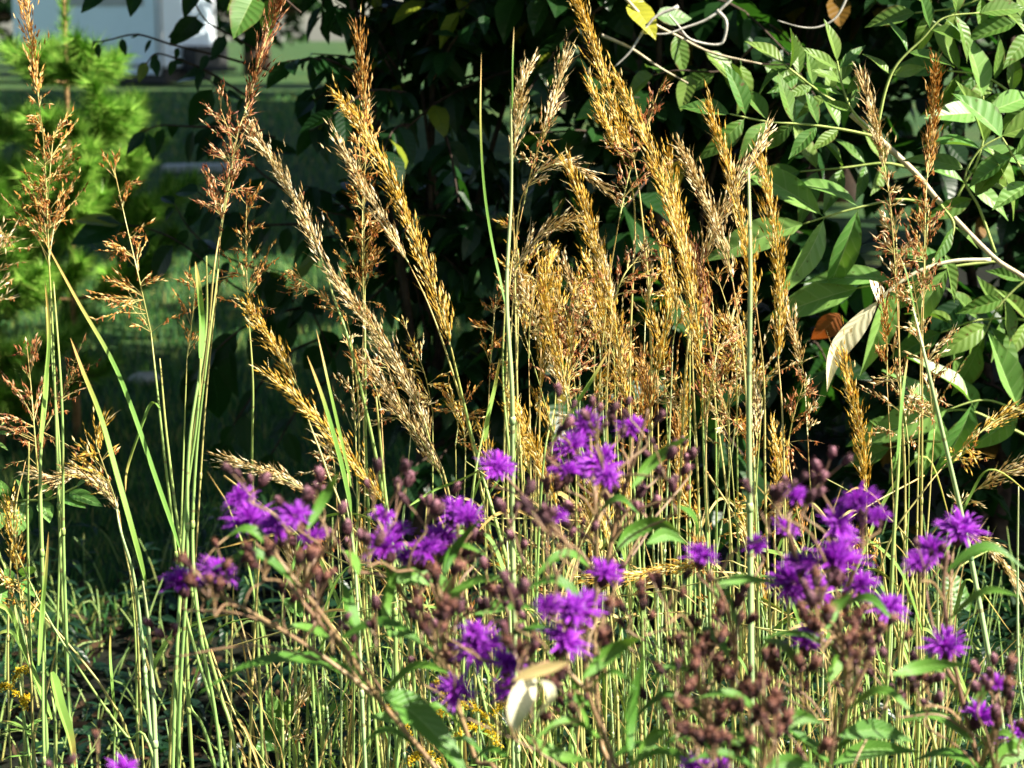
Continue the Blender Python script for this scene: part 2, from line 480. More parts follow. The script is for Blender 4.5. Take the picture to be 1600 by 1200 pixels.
def ring(cx, cy, cz, r, h, n, br):
    out = []
    for i in range(n):
        a = 2 * math.pi * i / n + rng.uniform(-.3, .3); z = cz + h * rng.uniform(-.5, .5); q = rng.uniform(.35, 1)
        out.append((cx + math.cos(a) * r * q, cy + math.sin(a) * r * q, z, br * rng.uniform(.75, 1.2)))
    return out
# taller wood behind the thicket; closes the view and shades the far lawn
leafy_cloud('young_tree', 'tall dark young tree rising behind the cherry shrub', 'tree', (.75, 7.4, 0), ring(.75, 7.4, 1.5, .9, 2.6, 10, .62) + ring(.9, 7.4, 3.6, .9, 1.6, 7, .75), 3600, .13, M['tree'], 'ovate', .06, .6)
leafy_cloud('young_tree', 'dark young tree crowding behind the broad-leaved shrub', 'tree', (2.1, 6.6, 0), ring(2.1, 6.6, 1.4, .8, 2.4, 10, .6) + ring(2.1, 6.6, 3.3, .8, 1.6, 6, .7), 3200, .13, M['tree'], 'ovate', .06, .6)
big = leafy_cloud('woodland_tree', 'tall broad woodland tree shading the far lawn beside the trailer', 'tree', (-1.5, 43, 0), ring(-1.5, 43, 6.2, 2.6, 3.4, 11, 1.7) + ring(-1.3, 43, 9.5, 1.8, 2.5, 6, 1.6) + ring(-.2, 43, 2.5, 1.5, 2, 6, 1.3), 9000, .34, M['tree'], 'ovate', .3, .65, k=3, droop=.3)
def kids(o): return [c for c in COL.objects if c.parent == o]
def dup(root, loc, rz, scale, label, group=None):
    r = root.copy(); COL.objects.link(r); r.location = loc; r.rotation_euler = (0, 0, rz); r.scale = (scale,) * 3
    r['label'] = label
    if group: r['group'] = group
    for c in kids(root):
        d = c.copy(); COL.objects.link(d); d.parent = r; d.matrix_parent_inverse = c.matrix_parent_inverse
    return r
WG = 'woodland trees along the edge of the lawn'
big['group'] = WG
for loc, rz, s, l in [((1.9, 13.4, 0), 1, .72, 'woodland tree directly behind the thicket of shrubs'), ((2.8, 17, 0), 2.1, .85, 'woodland tree farther back behind the thicket'), ((4.8, 13, 0), 2.6, .8, 'woodland tree deep behind the sapling'),
                      ((2.3, 20, 0), .3, .9, 'woodland tree between the thicket and the halfway tree'), ((2.2, 27, 0), 5.1, 1, 'woodland tree just past the halfway tree on the shaded lawn edge'), ((.8, 36.6, 0), 1.6, 1, 'woodland tree next before the broad one beside the trailer'), ((2.6, 23, 0), 3, 1, 'woodland tree halfway along the shaded lawn edge'), ((1.6, 31.5, 0), 4, 1, 'woodland tree shading the far strip of lawn'),
                      ((-.65, 49.7, 0), 5, .85, 'woodland tree standing past the end of the trailer'), ((-8.4, 63, 0), .9, 1.1, 'woodland tree just behind the end of the trailer'),
                      ((5.28, 4.9, 0), .4, .53, 'woodland tree outside the thicket that throws shade over the shrubs'), ((7.36, 4.9, 0), 2.9, .68, 'larger woodland tree standing next to the shading one'), ((6.3, 8.1, 0), 1.9, .56, 'woodland tree beyond the shading one'),
                      ((-6.5, -5, 0), 1.4, .9, 'added skylight-blocking tree behind the camera on the lawn side'), ((-5.6, 2.6, 0), .2, .85, 'added skylight-blocking tree on the open side of the lawn beside the camera'), ((-6.6, 9, 0), 1.2, .9, 'added skylight-blocking tree on the open side of the lawn beyond the pines'), ((-9.4, 16, 0), 2.7, 1, 'added skylight-blocking tree far along the open side of the lawn'), ((-1, -8.5, 0), 2.4, .95, 'added skylight-blocking tree straight behind the camera'), ((5, -9, 0), 3.3, .9, 'added skylight-blocking tree behind the camera on the thicket side'),  # unseen trees added behind the camera and at left to cut skylight
                      ((-9.5, 74, 0), 2.6, 1.2, 'far tree in the wood behind the trailer roof'), ((-16.6, 60, 0), .6, 1.0, 'far tree in the wood behind the trailer wheel'), ((-26, 70, 0), 1.2, 1.2, 'far tree at the open end of the lawn')]:
    dup(big, loc, rz, s, l, WG)

# ------------------------------------------------------------------ twigs of the thicket that hang out into view
def twig(parent, pts, Y, L, n, mat, asp=.5, droop=.9, r=2.2, prof='ovate', name='leafy_twig', m2='bark', ends=True, face=None):
    """one twig drawn through photo points at distance Y, n leaves along it"""
    P = spline([at(x, y, Y + (i % 2) * .04) for i, (x, y) in enumerate(pts)], 6)
    mb = MB(); tube(mb, P, r * pxm(Y), r * .45 * pxm(Y), 4, 0)
    for j in range(n):
        q = (j + .5 + rng.uniform(-.3, .3)) / n
        a = q * (len(P) - 1.001); i = int(a); p = P[i].lerp(P[i + 1], a - i)
        td = (P[i + 1] - P[i]).normalized()
        s = td.cross(V((0, -1, .3))).normalized() * (1 if j % 2 else -1)
        d = (td * .6 + s * .8 + rdir() * .3 - V((0, 0, droop))).normalized()
        nr = (face or V((0, -.8, .6))) + rdir() * .5
        sz = L * pxm(Y) * rng.uniform(.75, 1.2)
        leaf(mb, p, d, nr, sz, sz * asp, rng.uniform(.1, .4), rng.uniform(0, .35), 6, prof, 1, .03, None, sz * .12)
    if ends:
        td = (P[-1] - P[-2]).normalized()
        sz = L * pxm(Y) * 1.1
        leaf(mb, P[-1], (td - V((0, 0, droop * .4))).normalized(), V((.2, -.8, .6)), sz, sz * asp, .25, .2, 6, prof, 1, .03)
    return mb.build(name, [M[m2], M[mat]], parent)
tw = [([(420, 110), (345, 88), (270, 70), (215, 54), (172, 62), (150, 66)], 4.9, 24, 9, .5), ([(400, 160), (330, 115), (285, 95), (245, 84), (228, 100)], 4.9, 30, 8, .5),
      ([(430, 215), (350, 200), (300, 198), (250, 196), (225, 206)], 4.9, 44, 9, .38), ([(420, 90), (370, 60), (320, 30), (290, -30)], 4.9, 54, 6, .5),
      ([(440, 40), (390, -5), (320, -30), (240, -45), (172, -25)], 4.9, 56, 5, .48), ([(430, 430), (350, 400), (300, 362), (272, 318)], 4.95, 34, 9, .5),
      ([(460, 470), (380, 455), (290, 385), (240, 360), (190, 350)], 4.95, 76, 8, .52), ([(470, 480), (400, 500), (345, 540), (315, 580)], 4.95, 84, 8, .5),
      ([(520, 520), (440, 560), (380, 640), (350, 690)], 5.0, 60, 7, .5), ([(560, 560), (480, 620), (430, 700), (420, 720)], 5.0, 52, 8, .5),
      ([(450, 300), (390, 250), (350, 150), (320, 120)], 4.95, 70, 8, .5), ([(470, 350), (400, 350), (350, 330), (310, 300)], 4.95, 50, 9, .5), ([(520, 560), (480, 470), (450, 430), (420, 420)], 4.9, 56, 9, .6)]
for pts, Y, L, n, asp in tw: twig(shrubA, pts, Y, L, n, 'shrubA', asp, 1.1)
o = twig(shrubA, [(470, 20), (420, -20), (398, -8)], 3.9, 74, 2, 'hickory', .62, 1.2); o['label'] = 'bright green leaf catching the sun'
# sunlit leaves and bare twigs at the top of the thicket
sb = [c for c in COL.objects if c.get('label', '').startswith('dense dark broad')][0]
for pts, Y, L, n, mat, asp in [([(930, -30), (960, -10), (985, 4)], 4.0, 72, 1, 'yellowleaf', .5), ([(1010, 20), (1060, 50), (1110, 82), (1190, 100), (1260, 100)], 4.0, 70, 6, 'hickory', .5),
                               ([(790, -40), (850, 0), (900, 30)], 4.9, 70, 5, 'hickory', .7), ([(620, -20), (680, 20), (730, 60)], 5.1, 72, 5, 'shrubA', .6), ([(1180, 70), (1130, 110), (1060, 110), (1020, 118)], 4.0, 74, 4, 'hickory', .5),
                               ([(560, 20), (640, 60), (760, 50), (860, 40)], 5.0, 80, 9, 'shrubB', .62)]:
    o = twig(sb, pts, Y, L, n, mat, asp, .7)
    if mat == 'yellowleaf': o['label'] = 'yellow sunlit leaf on the top twig'
def bare(parent, lines, Y, r, name='bare_twig', mat='whitebark'):
    mb = MB()
    for pts in lines: tube(mb, spline([at(x, y, Y) for x, y in pts], 5), r * pxm(Y), r * .35 * pxm(Y), 5)
    return mb.build(name, M[mat], parent)
bare(sb, [[(1160, -25), (1140, 2), (1105, 30), (1068, 44), (1040, 53), (1000, 52)], [(1120, 16), (1134, 32), (1133, 55), (1122, 70), (1080, 62), (1060, 40), (1045, 22)], [(1060, 10), (1020, 30), (985, 80), (960, 105)]], 3.95, 3.0)['label'] = 'bleached bare twig with curled tips'
bare(sb, [[(1330, -20), (1308, 25), (1280, 42), (1250, 42), (1215, 32)]], 3.95, 2.2)
bare(sb, [[(975, -5), (1010, 30), (1062, 58), (1112, 82), (1190, 100)], [(940, 55), (985, 75), (1030, 105), (1075, 130)]], 3.98, 2.8, 'brown_twig', 'palebark')

# ------------------------------------------------------------------ sapling with compound leaves at the right
sap = thing('hickory_sapling', 'sunlit sapling with pale stem and long compound leaves over the dark thicket', 'sapling', (1.05, 3.55, 0))
YS = 3.45
def branch(parent, pts, Y, r, name='branch', mat='palebark', ext=None):
    mb = MB(); P = [at(*p, Y) if len(p) == 2 else at(*p) for p in pts]
    if ext: P.append(V(ext))
    tube(mb, spline(P, 7), r * pxm(Y), r * .6 * pxm(Y), 6)
    return mb.build(name, M[mat], parent)
branch(sap, [(1330, 178), (1368, 212), (1430, 270), (1470, 318), (1550, 400), (1640, 480), (1720, 720)], YS, 5.5, 'main_stem', 'palebark', (1.05, 3.55, 0))
def compound(parent, pts, Y, pairs, L, asp=.36, spread=.9, droop=.3, mat='hickory', r=2.4, term=1.1, dY=0, name='compound_leaf', face=None, start=.25):
    P = spline([at(x, y, Y + dY * i / (len(pts) - 1)) for i, (x, y) in enumerate(pts)], 7)
    mb = MB(); tube(mb, P, r * pxm(Y), r * .5 * pxm(Y), 4, 0)
    for j in range(pairs):
        q = start + (1 - start) * (j + .3) / pairs
        a = q * (len(P) - 1.001); i = int(a); p = P[i].lerp(P[i + 1], a - i); td = (P[i + 1] - P[i]).normalized()
        s0 = td.cross(V((0, -1, .25))).normalized()
        for s in (1, -1):
            d = (td * (1 - spread * .6) + s0 * s * spread + V((0, rng.uniform(-.5, .2), -droop)) + rdir() * .18).normalized()
            sz = L * pxm(Y) * (.65 + .5 * q) * rng.uniform(.85, 1.12)
            leaf(mb, p, d, (face or V((.45, -.75, .6))) + rdir() * .45, sz, sz * asp * .84, rng.uniform(.2, .85), rng.uniform(.0, .5), 10, 'lance', 1, rng.uniform(.01, .06), None, sz * .04, rng.uniform(-.12, .12))
    td = (P[-1] - P[-2]).normalized(); sz = L * pxm(Y) * term
    leaf(mb, P[-1], td - V((0, 0, droop * .5)), (face or V((.45, -.75, .6))), sz, sz * asp, .45, .2, 8, 'lance', 1, .02)
    return mb.build(name, [M['petiole'], M[mat]], parent)
compound(sap, [(1362, 212), (1320, 203), (1265, 195), (1200, 190), (1140, 178)], YS - .05, 5, 78, .42, .8, -.1, term=1.0)
compound(sap, [(1372, 195), (1384, 140), (1402, 100), (1440, 62), (1475, 28), (1530, 20)], YS - .05, 4, 70, .4, .95, -.15)
compound(sap, [(1530, 22), (1570, 5), (1620, -30)], YS, 2, 70, .4, .9, 0)
compound(sap, [(1360, 205), (1330, 170), (1315, 130), (1308, 95)], YS - .02, 4, 60, .34, .7, -.2)
compound(sap, [(1450, 318), (1400, 312), (1320, 330), (1255, 350)], YS + .02, 2, 150, .33, .75, -.05, mat='oval', start=.5)
compound(sap, [(1555, 395), (1530, 325), (1508, 280), (1530, 235), (1566, 212)], YS - .08, 3, 105, .4, .9, .35)
compound(sap, [(1490, 335), (1500, 300), (1528, 250), (1540, 190), (1536, 150)], YS + .08, 3, 95, .42, 1, .3, mat='oval')
compound(sap, [(1640, 330), (1600, 270), (1566, 215)], YS - .1, 2, 92, .5, .9, .4, mat='oval')
compound(sap, [(1560, 408), (1500, 415), (1440, 425), (1390, 440), (1340, 450)], YS + .05, 2, 140, .33, .6, .15, mat='oval', start=.2)
compound(sap, [(1470, 320), (1490, 350), (1480, 385), (1450, 420)], YS - .1, 2, 78, .34, .8, .5)
compound(sap, [(1700, 560), (1620, 640), (1540, 625), (1480, 640)], YS + .1, 2, 130, .42, .9, .1, mat='oval', start=.35)
compound(sap, [(1640, 700), (1560, 660), (1500, 640), (1420, 660)], YS + .2, 2, 95, .42, .9, .1, mat='oval', start=.45)
compound(sap, [(1700, 120), (1620, 60), (1580, 20)], YS + .1, 3, 80, .45, .9, .2)
compound(sap, [(1330, 172), (1290, 150), (1250, 120), (1225, 100)], YS + .1, 4, 62, .4, .8, 0)
compound(sap, [(1660, 200), (1600, 160), (1540, 120), (1480, 110)], YS + .15, 5, 84, .42, .9, .1)
compound(sap, [(1600, -60), (1560, -20), (1500, 10), (1430, 20)], YS + .2, 4, 70, .42, .9, .1)
compound(sap, [(1420, 262), (1380, 255), (1320, 262), (1250, 268)], YS + .25, 4, 74, .42, .9, .15)
compound(sap, [(1660, 520), (1600, 500), (1530, 500), (1470, 520)], YS + .25, 4, 80, .42, .9, .2)
compound(sap, [(1640, 420), (1600, 440), (1560, 480), (1530, 540)], YS + .2, 3, 84, .42, .9, .3)
compound(sap, [(1470, 690), (1430, 690), (1390, 700)], YS + .15, 2, 70, .4, .9, .2)
# the strap, its sun glare painted cream, that arches over to the middle
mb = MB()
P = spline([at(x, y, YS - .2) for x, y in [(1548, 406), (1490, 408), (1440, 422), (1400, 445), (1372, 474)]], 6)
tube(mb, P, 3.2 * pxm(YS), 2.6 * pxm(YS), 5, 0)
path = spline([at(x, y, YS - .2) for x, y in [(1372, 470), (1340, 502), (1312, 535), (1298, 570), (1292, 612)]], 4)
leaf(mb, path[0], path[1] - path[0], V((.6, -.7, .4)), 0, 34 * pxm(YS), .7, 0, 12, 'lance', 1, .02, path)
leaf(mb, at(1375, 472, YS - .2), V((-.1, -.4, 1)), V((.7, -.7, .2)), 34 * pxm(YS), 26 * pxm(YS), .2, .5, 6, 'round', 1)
o = mb.build('arching_leaf', [M['glareleaf'], M['glareleaf']], sap); o['label'] = 'arching leaf coloured pale cream for the glare of the sun'
mb = MB(); leaf(mb, at(1312, 490, YS + .5), V((-.5, 0, -.6)), V((.3, -.8, .3)), 70 * pxm(YS), 42 * pxm(YS), .2, .4, 8, 'ovate', 0, .06)
mb.build('dead_leaf', M['deadleaf'], sap)['label'] = 'rust-brown dead leaf'
# the round, insect-holed leaf low at the right
vine = thing('vine', 'low vine with one round sunlit leaf peppered with insect holes', 'vine', (.85, 3.7, 0))
def holed(parent, px, py, Y, r):
    """a round leaf: small gaps are left in its grid of faces"""
    mb = MB(); c = at(px, py, Y); n = V((.35, -.8, .45)).normalized(); _, s, u = frame(n); N = 26; rr = 5
    idx = {}
    for j in range(N + 1):
        for i in range(N + 1):
            a, b = (i / N * 2 - 1), (j / N * 2 - 1)
            if a * a + b * b * .85 > 1.02: continue
            idx[i, j] = len(mb.v)
            q = c + s * (a * r * .85) + u * (b * r) + n * (-.25 * r * (a * a) + .1 * r * abs(a))
            mb.v.append(tuple(q)); mb.uv.append((a, rr + .01 + .98 * (b * .5 + .5)))
    for j in range(N):
        for i in range(N):
            k4 = [(i, j), (i + 1, j), (i + 1, j + 1), (i, j + 1)]
            if all(q in idx for q in k4) and not (rng.random() < .06 and 3 < i < N - 3):
                mb.f.append(tuple(idx[q] for q in k4)); mb.m.append(0)
    o = mb.build('round_leaf', M['hickory'], parent); o['label'] = 'bright green round leaf full of small holes'
holed(vine, 1494, 932, 3.5, 34 * pxm(3.5))
mb = MB()
tube(mb, spline([V((.85, 3.7, 0)), at(1560, 1080, 3.6), at(1510, 990, 3.55), at(1490, 900, 3.52), at(1560, 850, 3.6)], 6), .003, .002, 5)
mb.build('vine_stem', M['petiole'], vine)
def vleaves(n, x0, x1, y0, y1, Y0, Y1, L, mat, name, prof='ovate', asp=.62):
    mb = MB()
    for _ in range(n):
        Y = rng.uniform(Y0, Y1); p = at(rng.uniform(x0, x1), rng.uniform(y0, y1), Y)
        sz = L * pxm(3.5) * rng.uniform(.5, 1.2)
        leaf(mb, p, rdir(-.6, .3), V((.2, -.6, .7)) + rdir() * .5, sz, sz * asp, .3, .3, 5, prof, 0, .03)
    return mb, name, mat

# ------------------------------------------------------------------ pine saplings
def pine(name, label, x, y, H, rad, z0, seed, dens=1.0, lean=0, ztop=None):
    ztop = ztop or H - .15
    r = random.Random(seed)
    t = thing(name, label, 'pine tree', (x, y, 0), 'young pines on the lawn')
    wood, nd = MB(), MB()
    top = V((x + lean, y, H))
    ax = lambda z: V((x + lean * z / H, y, z))
    tube(wood, [ax(z * H / 8) for z in range(9)], .016, .006, 7)
    def needles(P, n, L):
        for _ in range(int(n * dens)):
            q = r.random() ** .7; a = q * (len(P) - 1.001); i = int(a)
            p = P[i].lerp(P[i + 1], a - i); td = (P[i + 1] - P[i]).normalized()
            side = td.orthogonal(); side.rotate(Quaternion(td, r.uniform(0, 6.28)))
            d = (td * r.uniform(.35, 1.0) + side.normalized() * r.uniform(.5, 1) + V((0, 0, .2))).normalized()
            l = L * r.uniform(.6, 1.15)
            hair(nd, p, p + d * l - V((0, 0, l * .08)), .0017)
    z = z0
    while z < ztop:
        f = 1 - (z - z0) / (ztop + .25 - z0) * .7
        nb = r.choice((4, 5, 5, 6)); a0 = r.uniform(0, 6.28)
        for i in range(nb):
            a = a0 + 6.28 * i / nb + r.uniform(-.25, .25); L = rad * f * r.uniform(.75, 1.15)
            d = V((math.cos(a), math.sin(a), 0))
            P = spline([ax(z), ax(z) + d * L * .5 + V((0, 0, L * .12)), ax(z) + d * L + V((0, 0, L * .5))], 5)
            tube(wood, P, .006, .0025, 4, 0, False)
            needles(P[2:], 420 * L / .4, .085)
            for j in range(4 + int(L * 8)):
                q = r.uniform(.3, .95); p = P[int(q * (len(P) - 1))]
                s = V((-d.y, d.x, 0)) * r.choice((-1, 1))
                dd = (d * .7 + s * r.uniform(.5, 1) + V((0, 0, r.uniform(.1, .7)))).normalized(); l2 = L * r.uniform(.25, .5)
                P2 = [p, p + dd * l2 * .5, p + dd * l2 + V((0, 0, l2 * .25))]
                tube(wood, P2, .004, .002, 3, 0, False)
                needles(P2, 250 * l2 / .15, .085)
        z += r.uniform(.15, .24)
    P = [ax(ztop), ax((H + ztop) / 2), top]; needles(P, 900 * (H - ztop), .06)
    wood.build('trunk', M['pinebark'], t); nd.build('crown', M['needle'], t, False)
    return t
pine('pine_sapling', 'bright sunlit pine sapling with a tan leader standing in front of the trailer', -1.62, 7.0, 1.8, .47, .52, 4, 1.7, .02, 1.4)
pine('pine_sapling', 'second young pine, darker, half hidden behind the sunlit one at the picture edge', -2.78, 8.6, 2.5, .55, .25, 9, 1.3)
pine('pine_sapling', 'low bushy pine filling the space under the tall pine sapling', -1.85, 6.8, .85, .4, .12, 15, 1.1)

# ------------------------------------------------------------------ the trailer across the lawn
def trailer():
    t = thing('trailer', 'white box trailer across the lawn, the blue of its shade in the paint', 'trailer', (-9.4, 52, 0))
    a = V((-.87, .49, 0)).normalized(); b = V((.49, .87, 0)).normalized(); O = V((-9.4, 52, 0))
    T = lambda u, v, z: O + a * u + b * v + V((0, 0, z))
    def box(mb, u0, u1, v0, v1, z0, z1, bev=.03):
        e = bev
        ring = lambda z, k: [T(u0 + k, v0 + k, z), T(u1 - k, v0 + k, z), T(u1 - k, v1 - k, z), T(u0 + k, v1 - k, z)]
        vs = ring(z0, e) + ring(z0 + e, 0) + ring(z1 - e, 0) + ring(z1, e)
        fs = [(3, 2, 1, 0), (12, 13, 14, 15)]
        for r in range(3):
            for i in range(4):
                fs.append((r * 4 + i, r * 4 + (i + 1) % 4, r * 4 + 4 + (i + 1) % 4, r * 4 + 4 + i))
        mb.add(vs, fs)
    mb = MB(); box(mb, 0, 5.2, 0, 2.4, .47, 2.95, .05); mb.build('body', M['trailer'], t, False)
    mb = MB(); box(mb, .05, .11, -.03, -.003, .5, 2.9, .008); box(mb, -.03, -.003, .05, .12, .5, 2.9, .008); box(mb, -.03, -.003, 2.25, 2.34, .5, 2.9, .008)
    box(mb, .15, 5.1, -.028, -.003, .5, .58, .008); mb.build('corner_trim', M['trim'], t, False)
    mb = MB(); box(mb, .5, 3.4, -.024, -.003, 2.1, 2.36, .01); mb.build('side_stripe', M['trim'], t, False)
    mb = MB(); box(mb, -.02, 5.1, .14, 2.2, .07, .462, .01); box(mb, 2.4, 3.6, .1, .4, .1, .44, .01); mb.build('chassis', M['chassis'], t, False)
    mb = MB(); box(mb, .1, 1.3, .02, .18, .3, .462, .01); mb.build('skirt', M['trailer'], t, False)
    mb = MB(); box(mb, -.5, -.04, .9, 2.3, .32, 1.05, .03); mb.build('tool_box', M['chassis'], t, False)
    mb = MB(); box(mb, -1.6, -.02, 1.1, 1.22, .38, .5, .01); mb.build('tow_bar', M['chassis'], t, False)
    for u in (4.55, 3.72):
        for v in (.02, 2.1):
            c = T(u, v, .4)
            w_ = MB(); n = 28; vs, fs = [], []
            prof = [(.2, 0), (.36, 0), (.4, .05), (.4, .2), (.36, .25), (.2, .25)]
            for i in range(n):
                an = 2 * math.pi * i / n
                for r, d in prof: vs.append(c + a * (r * math.cos(an)) + V((0, 0, r * math.sin(an))) + b * d)
            for i in range(n):
                for k in range(5):
                    p, q = i * 6 + k, ((i + 1) % n) * 6 + k
                    fs.append((p, q, q + 1, p + 1))
            w_.add(vs, fs); wo = w_.build('wheel', M['tyre'], t)
            r_ = MB(); vs = [c + b * .06]; 
            for i in range(n):
                an = 2 * math.pi * i / n
                vs += [c + a * (.09 * math.cos(an)) + V((0, 0, .09 * math.sin(an))) + b * .03, c + a * (.2 * math.cos(an)) + V((0, 0, .2 * math.sin(an))) + b * .05]
            fs = []
            for i in range(n):
                p, q = 1 + i * 2, 1 + ((i + 1) % n) * 2
                fs += [(0, q, p), (p, q, q + 1, p + 1)]
            r_.add(vs, fs); r_.build('rim', M['rim'], wo)
trailer()
def plank():
    mb = MB(); c = at(318, 250, 20.5); c.z = 0
    for i, (dx, dy, h) in enumerate([(0, 0, .07), (.22, -.35, .06)]):
        p = c + V((dx, dy, 0)); w_, d_ = (.42, .16)
        q = [p + V((-w_, -d_, .01)), p + V((w_, -d_ + .1, .01)), p + V((w_, d_ + .1, .01)), p + V((-w_, d_, .01))]
        up = [x + V((0, 0, h)) for x in q]
        mb.add(q + up, [(3, 2, 1, 0), (4, 5, 6, 7), (0, 1, 5, 4), (1, 2, 6, 5), (2, 3, 7, 6), (3, 0, 4, 7)])
        break
    tag(mb.build('board', M['board'], None, False), 'pale weathered board lying flat on the shaded lawn', 'board')
plank()
def stone():
    mb = MB(); c = at(228, 612, 8.1); c.z = .02
    n, k = 12, 7
    for j in range(k):
        ph = math.pi * j / (k - 1)
        for i in range(n):
            an = 6.283 * i / n; q = 1 + rng.uniform(-.12, .12)
            mb.v.append((c.x + .075 * q * math.sin(ph) * math.cos(an), c.y + .05 * q * math.sin(ph) * math.sin(an), c.z + .035 * q * math.cos(ph))); mb.uv.append((0, .5))
    for j in range(k - 1):
        for i in range(n):
            p, q = j * n + i, j * n + (i + 1) % n
            mb.f.append((p, p + n, q + n, q)); mb.m.append(0)
    tag(mb.build('stone', M['stone']), 'small pale stone lying on the lawn below the young pine', 'stone')
stone()

# ------------------------------------------------------------------ tall grass
def along(P):
    L = [0]
    for a, b in zip(P, P[1:]): L.append(L[-1] + (b - a).length)
    return L
def sample(P, L, s):
    for i in range(1, len(P)):
        if s <= L[i] or i == len(P) - 1:
            q = (s - L[i - 1]) / max(1e-9, L[i] - L[i - 1])
            return P[i - 1].lerp(P[i], q), (P[i] - P[i - 1]).normalized()
def spike(mb, P, W, dens=1.0, awn=.5, base_open=.35):
    """a narrow plume: P runs tip -> base, spikelets lie close along it; short side branches of 3-6 spikelets"""
    L = along(P); T = L[-1]
    n = int(T / .0019 * dens)
    for j in range(n):
        q = ((j + rng.random()) / n)
        p, d = sample(P, L, q * T); d = -d                 # towards the tip
        s = d.orthogonal(); s.rotate(Quaternion(d, j * 2.4 + rng.uniform(-.7, .7))); s.normalize()
        prof = min(1, .25 + q * 2.2) * (1 - max(0, q - .85) * 2.5)
        rad = W * .5 * prof * rng.choice((.4, .6, .75, .9))
        m = rng.choice((2, 3, 3, 4))
        bl = rng.uniform(.6, 1.5) * .011 * m
        sp = rng.uniform(.08, .3) + (base_open * 1.6 * rng.random() if rng.random() < .2 * q + .06 else 0)
        q0 = p + s * rad * rng.uniform(.05, .3)
        bd = (d + s * sp).normalized()
        for i in range(m):
            f = (i + .4) / m
            x = q0 + bd * bl * f * .85 + s * rad * .55 * f * rng.uniform(.5, 1)
            sd = (d + s * rng.uniform(.05, .38) + rdir() * .12).normalized()
            l = rng.uniform(.0095, .0155); spindle(mb, x, sd, l, rng.uniform(.0019, .0032), 0)
            if rng.random() < awn:
                e = (sd + s * rng.uniform(0, .5) + rdir() * .2).normalized()
                hair(mb, x + sd * l * .7, x + sd * l * .7 + e * rng.uniform(.008, .02), .00025, 0)
            if rng.random() < .015: hang(mb, x)
    tube(mb, P, .0004, .0012, 4, 1)
def hang(mb, x):
    for _ in range(rng.choice((1, 2, 2, 3))):
        e = (V((0, 0, -1)) + rdir() * .45).normalized(); y = x + rdir() * .002
        tube(mb, [y, y + e * .0022, y + e * .0055], .0006, .0005, 3, 2, False)
def loose(mb, P, W, dens=1.0, anth=.3, asc=.9):
    wq = wa = 0; wl = wu = 1
    L = along(P); T = L[-1]
    n = max(3, int(T / .0042 * dens))
    for j in range(n):
        if j % 4 == 0 or rng.random() < .12: wq = min(.999, max(0, (j + rng.uniform(-1.5, 4)) / n)); wa = rng.uniform(0, 6.28); wl = rng.choice((.35, .7, 1, 1.3)) * rng.uniform(.8, 1.2); wu = rng.choice((.5, 1.1, 1.7, 2.6))
        q = min(.999, max(0, wq + rng.uniform(-.012, .012)))
        p, d = sample(P, L, q * T); d = -d
        s = d.orthogonal(); s.rotate(Quaternion(d, wa + rng.uniform(-1.1, 1.1))); s.normalize()
        bl = W * .5 * (.3 + .9 * q) * wl * rng.uniform(.6, 1.2) + .008
        e = p + (d * asc * wu * rng.uniform(.8, 1.2) + s).normalized() * bl * (1 + wu * .25) - V((0, 0, bl * rng.choice((.05, .1, .4))))
        mid = p.lerp(e, .5) + d * bl * .1
        B = [p, mid, e]; tube(mb, B, .0004, .00022, 3, 1, False)
        m = max(2, int(bl / .0062))
        for i in range(m):
            f = .25 + .75 * (i + rng.random()) / m
            x = B[0].lerp(B[1], f * 2) if f < .5 else B[1].lerp(B[2], f * 2 - 1)
            sd = ((e - p).normalized() + rdir() * .4).normalized()
            l = rng.uniform(.008, .0125); spindle(mb, x, sd, l, rng.uniform(.0024, .0038), 0)
            if rng.random() < .35: hair(mb, x + sd * l * .8, x + sd * (l + rng.uniform(.005, .012)), .00015, 0)
            if rng.random() < anth: hang(mb, x + sd * l * .4)
    tube(mb, P, .0005, .0011, 4, 1)
def ground_end(pts, Y):
    """the last photo point is near the lower edge; from there the culm runs on down to the soil"""
    a, b = at(*pts[-2], Y), at(*pts[-1], Y)
    d = b - a; k = min(.35, max(-.35, d.x / max(.05, abs(d.z))))
    return V((b.x + k * b.z * .6, Y + rng.uniform(-.05, .05), -.01))
